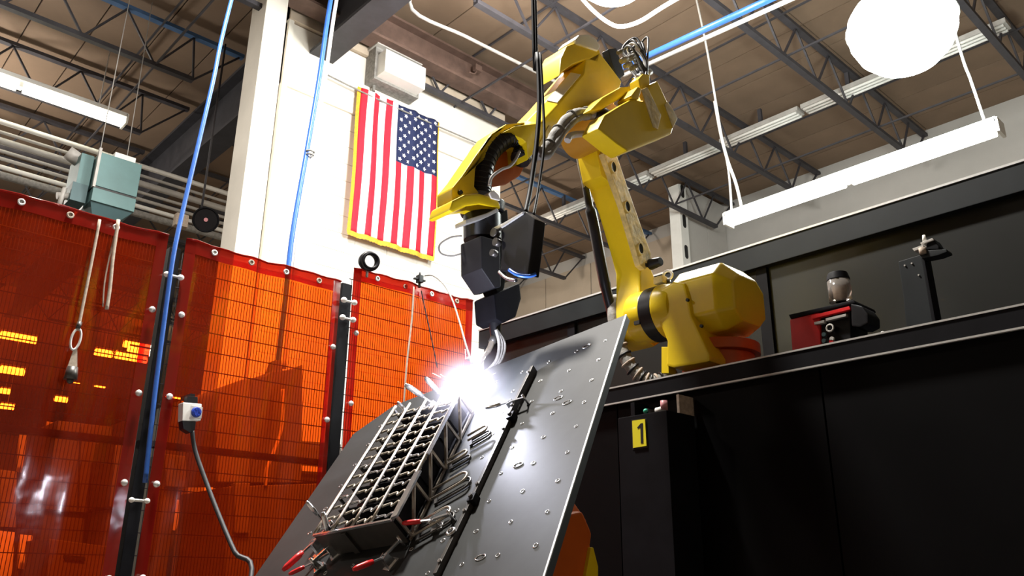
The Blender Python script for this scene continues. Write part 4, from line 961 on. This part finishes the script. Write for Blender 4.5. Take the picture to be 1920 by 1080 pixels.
for lane in range(4):
    ua, ub = (0, .24, .5, .74, 1.0)[lane:lane+2]
    for k in range(13):
        v_ = .03+k*.074+.012*(lane % 2); w_ = ub-ua; j_ = random.uniform(-.006, .006)
        P = [Q(ua, v_, HB-.006), Q(ua+w_*.30, v_+.026+j_, HB-.012), Q(ua+w_*.42, v_+.004, HB-.010), Q(ua+w_*.62, v_+.034+j_, HB-.012), Q(ua+w_*.78, v_+.014, HB-.010), Q(ub, v_+.030, HB-.006)]
        MB().tube(spline(P, 4), .0034, 6).build('wavy_wire', M['rod'] if k > 6 or (k+lane) % 3 else M['chrome'], bs)
# inner dark fill of cross ribs
for k in range(7):
    v_ = .04+k*.153
    MB().prism([Q(.02, v_, .012), Q(.98, v_, .012), Q(.98, v_, HB-.02), Q(.02, v_, HB-.02)], LV*.003).build('cross_rib', M['blackmat'], bs)
MB().prism([Q(0, 0, .010), Q(1, 0, .010), Q(1, 1, .010), Q(0, 1, .010)], NV*.003).build('base_sheet', M['blackmat'], bs)
# end plate and side frame
MB().prism([Q(0, -.005, .004), Q(1, -.005, .004), Q(1, -.005, HB-.004), Q(.0, -.005, HB-.004)], LV*.004).build('end_plate', M['steel'], bs, bevel=.001)
MB().prism([Q(.35, -.012, .004), Q(.42, -.012, .004), Q(.42, -.012, HB-.008), Q(.35, -.012, HB-.008)], LV*.008).build('end_rib', M['steel'], bs)
MB().bar(Q(0, -.01, HB), Q(1, -.01, HB), .006, .006, NV).build('end_rod', M['chrome'], bs)
MB().prism([Q(.96, 0, .006), Q(.96, 1, .006), Q(.96, 1, HB-.014), Q(.96, 0, HB-.014)], SV*.002).build('side_shade', M['blackmat'], bs)  # black sheet added to stand for the dark inside of the basket
for h_ in (.006,): MB().bar(Q(1.02, 0, h_), Q(1.02, 1, h_), .006, .006, NV).build('side_rail', M['rod'], bs)
for h_ in (.006,): MB().bar(Q(-.02, 0, h_), Q(-.02, 1, h_), .006, .006, NV).build('side_rail', M['steel'], bs)
nps = 5
for k in range(nps):
    v_ = .02+k*.96/(nps-1)
    MB().bar(Q(1.02, v_, .004), Q(1.02, v_, HB), .007, .007, NV).build('side_post', M['rod'], bs)
    MB().bar(Q(-.02, v_, .004), Q(-.02, v_, HB), .007, .007, NV).build('side_post', M['steel'], bs)
    if k < nps-1: MB().bar(Q(1.03, v_+.003, .004), Q(1.03, v_+.225, HB-.003), .008, .006, NV).build('side_brace', M['rod'], bs)

# wire hooks on the plate, right of the basket
def hook(x, y, label, L_=.085, w_=.022, h_=.022):
    s, l = tp(x, y, h_); t = thing('wire_hook', label, 'hook', T(s, l, 0), 'bent wire hooks right of the basket')
    dv = (SV*.92-LV*.38).normalized(); sv_ = dv.cross(NV).normalized(); c_ = T(s, l, h_)
    P = [c_-dv*L_-sv_*w_, c_-sv_*w_] + [c_+dv*w_*sin(a_)-sv_*w_*cos(a_) for a_ in [pi*i/8 for i in range(1, 8)]] + [c_+sv_*w_, c_-dv*L_+sv_*w_]
    MB().tube(P, .0034, 8).build('loop', M['rod'], t)
    MB().tube([p-NV*.018 for p in P], .0030, 8).build('lower_loop', M['steel'], t)
    MB().bar(c_-dv*L_-sv_*w_-NV*.02, c_-dv*L_+sv_*w_-NV*.02, .008, .01, NV).build('foot', M['steel'], t)
hook(862, 897, 'second bent wire hook from the bottom beside the basket')
hook(830, 963, 'lowest bent wire hook beside the basket')
hook(868, 850, 'bent wire hook third from the bottom beside the basket', .05, .012)
hook(905, 805, 'bent wire hook nearest the arc', .05, .014)
# toggle clamps
def clamp(x, y, label, ang=0, red=True, sc=1.0, h=.0, open_=.35, grp='toggle clamps on the table'):
    s, l = tp(x, y, h); c_ = T(s, l, 0); t = thing('toggle_clamp', label, 'clamp', c_, grp)
    d = SV*cos(ang)+LV*sin(ang); e = d.cross(NV).normalized(); k = sc
    MB().obox(c_+NV*.003, d, e, NV, .020*k, .014*k, .003).build('base_plate', M['chrome'], t, bevel=.001)
    for sg_ in (-1, 1): MB().prism([c_-d*.014*k+e*.008*sg_*k+NV*.006, c_+d*.012*k+e*.008*sg_*k+NV*.006, c_+d*.010*k+e*.008*sg_*k+NV*.034*k, c_-d*.006*k+e*.008*sg_*k+NV*.036*k], e*.002).build('cheek', M['chrome'], t)
    p0 = c_+NV*.032*k; p1_ = p0-d*.055*k-NV*.004
    MB().bar(p0, p1_, .007*k, .007*k, NV).build('holding_arm', M['chrome'], t, bevel=.001)
    MB().cyl(p1_+NV*.012, p1_-NV*.024*k, .0035*k, seg=10).build('spindle', M['chrome'], t)
    MB().cyl(p1_-NV*.024*k, p1_-NV*.032*k, .007*k, seg=12).build('rubber_tip', M['black'], t)
    h0 = p0+d*.004; h1_ = h0+(d*cos(open_)+NV*sin(open_))*.030*k; h2_ = h0+(d*cos(open_)+NV*sin(open_))*.085*k
    MB().bar(h0, h1_, .006*k, .004*k, NV).build('lever', M['chrome'], t)
    MB().tube([h1_, h1_.lerp(h2_, .3), h1_.lerp(h2_, .8), h2_], [.006*k, .0075*k, .007*k, .004*k], 10).build('handle', M['red'] if red else M['chrome'], t)
clamp(822, 990, 'red handled toggle clamp beside the lowest wire hook', pi*.95, True, .9, 0, .3)
clamp(735, 1060, 'red handled toggle clamp below the basket end plate', pi*.62, True, 1.0, 0, .5)
clamp(605, 1035, 'red handled toggle clamp at the left end of the table bottom', pi*.62, True, 1.25, 0, .1)
clamp(618, 992, 'steel toggle clamp at the lower left corner of the basket', pi*1.2, False, .9, 0, 1.4)
clamp(634, 1040, 'steel toggle clamp under the left corner of the end plate', pi*1.75, False, 1.1, 0, 1.2)
clamp(600, 1066, 'lowest toggle clamp at the bottom edge left of the basket end', pi*.8, True, .8, 0, .2)
clamp(785, 800, 'low steel toggle clamp left of the basket near the arc', pi*1.2, False, .9, 0, 1.2)
clamp(822, 775, 'tall steel toggle clamp at the upper end of the basket', pi*1.75, False, 1.3, 0, 1.9)
clamp(846, 768, 'steel toggle clamp right beside the arc', pi*1.6, False, 1.2, 0, 1.7)
clamp(965, 768, 'steel toggle clamp right of the arc by the stop bar', pi, False, .9, 0, .1)
# round link near the red clamp
s_, l_ = tp(845, 997, .02)
one(MB().ring(T(s_, l_, .02), NV, .010, .004, 20, 8), 'steel_ring', M['chrome'], 'small steel ring right of the red clamp by the lowest hook', 'ring')

# ------------------------------------------------------------------ the arc
AP = deep(877, 732, (T(*tp(872, 728, .06), .06)-C).dot(FW)-.02)
ar = thing('welding_arc', 'blinding white welding arc with flying sparks at the torch tip', 'welding arc', AP)
me_ = bpy.data.materials.new('arc plasma'); me_.use_nodes = True; nt = me_.node_tree; nt.nodes.remove(nt.nodes['Principled BSDF'])
em = nt.nodes.new('ShaderNodeEmission'); em.inputs[0].default_value = (.86, .86, 1, 1); em.inputs[1].default_value = 60; nt.links.new(em.outputs[0], nt.nodes['Material Output'].inputs[0])
b = MB(); b.ball((0, 0, 0), .020, (1, 1, 1.2), 3)
for v in b.bm.verts: v.co = v.co*(1+.35*sin(v.co.x*400+v.co.z*300)*sin(v.co.y*350)) + AP
b.build('arc_core', me_, ar)
# glow added for lens glare and lit fume round the arc: emission falling off with distance
pm = bpy.data.materials.new('arc glare glow'); pm.use_nodes = True; nt = pm.node_tree; n = nt.nodes; l = nt.links; n.remove(n['Principled BSDF'])
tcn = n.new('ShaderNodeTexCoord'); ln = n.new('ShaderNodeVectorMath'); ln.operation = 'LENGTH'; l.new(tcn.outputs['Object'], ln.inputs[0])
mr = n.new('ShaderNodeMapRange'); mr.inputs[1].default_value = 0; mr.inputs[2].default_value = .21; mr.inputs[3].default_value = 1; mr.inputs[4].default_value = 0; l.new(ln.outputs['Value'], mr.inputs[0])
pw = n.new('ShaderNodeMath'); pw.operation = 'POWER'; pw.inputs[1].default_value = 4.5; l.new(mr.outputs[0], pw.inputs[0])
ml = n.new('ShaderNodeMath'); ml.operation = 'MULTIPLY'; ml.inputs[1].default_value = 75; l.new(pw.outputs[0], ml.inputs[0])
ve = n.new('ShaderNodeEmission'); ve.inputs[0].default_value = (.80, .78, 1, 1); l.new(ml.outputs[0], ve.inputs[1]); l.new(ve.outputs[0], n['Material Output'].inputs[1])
b = MB(); b.ball(AP, .21, (1, 1, 1), 3); tag(b.build('glare_glow', pm, ar), kind='stuff')
spm = mat('spark glow', (1, 1, 1), .4, emit=(1, .86, .72), estr=30, var=0)
b = MB()
for k in range(16):
    d = Vector((random.gauss(0, 1), random.gauss(0, 1), random.gauss(.2, 1))).normalized()
    if d.dot(NV) < .05: d = d - NV*(d.dot(NV)-.1)
    d.normalize()
    r0 = random.uniform(.03, .16); L_ = random.uniform(.01, .045); p = AP+d*r0
    b.tube([p, p+d*L_], [.0006, .0002], 4)
tag(b.build('sparks', spm, ar), kind='stuff')
light('arc_light', 'POINT', AP+NV*.036, 24, (.82, .84, 1.0), .012)

# ================================================================== things on the ledge
fd = thing('wire_feeder', 'red and black welding wire feeder standing on the ledge', 'wire feeder', (2.95, .95, 1.78))
XF = 2.85
def FX(pts, X_, d, m, name, bevel=.004, par=fd, lab=None): return PX(pts, X_, d, m, name, bevel, par, lab)
tag(FX([(1480, 598), (1536, 585), (1540, 662), (1486, 676)], XF, .16, 'red', 'side_case', .008), 'red side case')
FX([(1478, 590), (1600, 562), (1604, 568), (1482, 598)], XF-.005, .17, 'blackmat', 'top_cover')
tag(FX([(1520, 592), (1592, 574), (1594, 580), (1522, 598)], XF-.012, .02, 'red', 'red_stripe', .001), 'red stripe')
FX([(1522, 600), (1594, 582), (1596, 660), (1540, 672)], XF+.01, .14, 'black', 'front_case', .006)
FX([(1594, 568), (1616, 574), (1627, 588), (1628, 606), (1612, 614), (1596, 612)], XF-.01, .10, 'black', 'drive_head', .008)
tag(FX([(1526, 604), (1545, 600), (1545, 605), (1527, 609)], XF-.012, .02, 'pipe', 'lever', .001), 'grey lever')
tag(FX([(1548, 597), (1586, 588), (1586, 593), (1548, 602)], XF-.012, .02, 'pipe', 'lever', .001), 'grey lever')
c_ = at(1556, 615, X=XF-.01); MB().ring(c_, (1, 0, 0), .013, .0035, 20, 6).build('gauge_ring', M['cover'], fd)
MB().cyl(c_, c_+Vector((.01, 0, 0)), .012, seg=16).build('gauge_face', M['blackmat'], fd)
for (x, y_, m_) in ((1547, 640, 'tealdark'), (1553, 648, 'tealdark'), (1561, 642, 'red'), (1562, 636, 'cover'), (1547, 628, 'tealdark')):
    c_ = at(x, y_, X=XF-.002); MB().cyl(c_, c_-Vector((.012, 0, 0)), .008, seg=12).build('connector', M[m_], fd)
ca_ = at(1577, 566, X=XF+.08)
MB().cyl(ca_, ca_+zz*.085, .042, seg=24).build('spool_cup', M['glass'], fd)
MB().cyl(ca_+zz*.085, ca_+zz*.115, .044, .036, 24).build('cup_lid', M['blackmat'], fd, bevel=.003)
MB().cyl(ca_+zz*.0, ca_+zz*.06, .020, seg=14).build('filter', M['cord'], fd)
zb_ = at(1540, 672, X=XF).z
MB().box((XF+.02, at(1590, 650, X=XF).y, 1.78), (XF+.15, at(1488, 650, X=XF).y, zb_+.02)).build('base_tray', M['blackmat'], fd)
# small fittings on lip
for (x, y_, lb, m_) in ((1614, 636, 'tiny yellow fitting on the ledge right of the wire feeder', 'yellow'), (1656, 628, 'small pale knob on the ledge right of the wire feeder', 'pipe')):
    c_ = at(x, y_, X=2.66); t = thing('ledge_fitting', lb, 'fitting', (c_.x, c_.y, 1.78))
    MB().cyl((c_.x, c_.y, 1.78), (c_.x, c_.y, c_.z), .007, seg=10).build('stem', M['steel'], t)
    MB().ball(c_, .011 if m_ == 'pipe' else .006, (1, 1, 1.2)).build('head', M[m_], t)
# nozzle station post
np_ = thing('nozzle_station', 'dark upright post with nozzle cleaning plate on the right of the ledge', 'cleaning station', (2.95, .45, 1.78))
XN = 2.9
PX([(1684, 490), (1727, 477), (1732, 500), (1742, 560), (1752, 615), (1744, 640), (1702, 650), (1694, 560)], XN, .05, 'rail', 'post', .004, np_)
PX([(1727, 478), (1732, 478), (1756, 612), (1750, 622)], XN-.012, .06, 'blackmat', 'post_flange', .002, np_)
PX([(1724, 478), (1740, 469), (1774, 467), (1776, 472), (1758, 479), (1728, 485)], XN-.04, .05, 'rail', 'top_plate', .003, np_)
PX([(1736, 468), (1738, 450), (1750, 447), (1760, 462), (1760, 467)], XN-.03, .06, 'blackmat', 'cleaner_body', .003, np_)
PX([(1710, 466), (1730, 459), (1732, 464), (1714, 471)], XN-.04, .05, 'pipe', 'side_arm', .002, np_)
PX([(1725, 455), (1748, 446), (1751, 450), (1727, 459)], XN-.036, .05, 'pipe', 'cap_plate', .002, np_)
c_ = at(1733, 447, X=XN); MB().cyl(c_-zz*.012, c_+zz*.012, .008, .005, 12).build('nozzle', M['cover'], np_)
c_ = at(1730, 471, X=XN-.04); MB().cyl(c_-zz*.012, c_+zz*.012, .012, seg=12).build('cup', M['cord'], np_)
for (x, y_) in ((1697, 498), (1710, 494), (1723, 516)):
    c_ = at(x, y_, X=XN); MB().cyl(c_, c_-Vector((.004, 0, 0)), .003, seg=8).build('rivet', M['pipe'], np_)
zb_ = at(1744, 640, X=XN).z
MB().box((XN, at(1744, 640, X=XN).y, 1.78), (XN+.05, at(1702, 640, X=XN).y, zb_+.03)).build('post_foot', M['rail'], np_)

for o in bpy.data.objects:
    if '_w' in o: del o['_w']
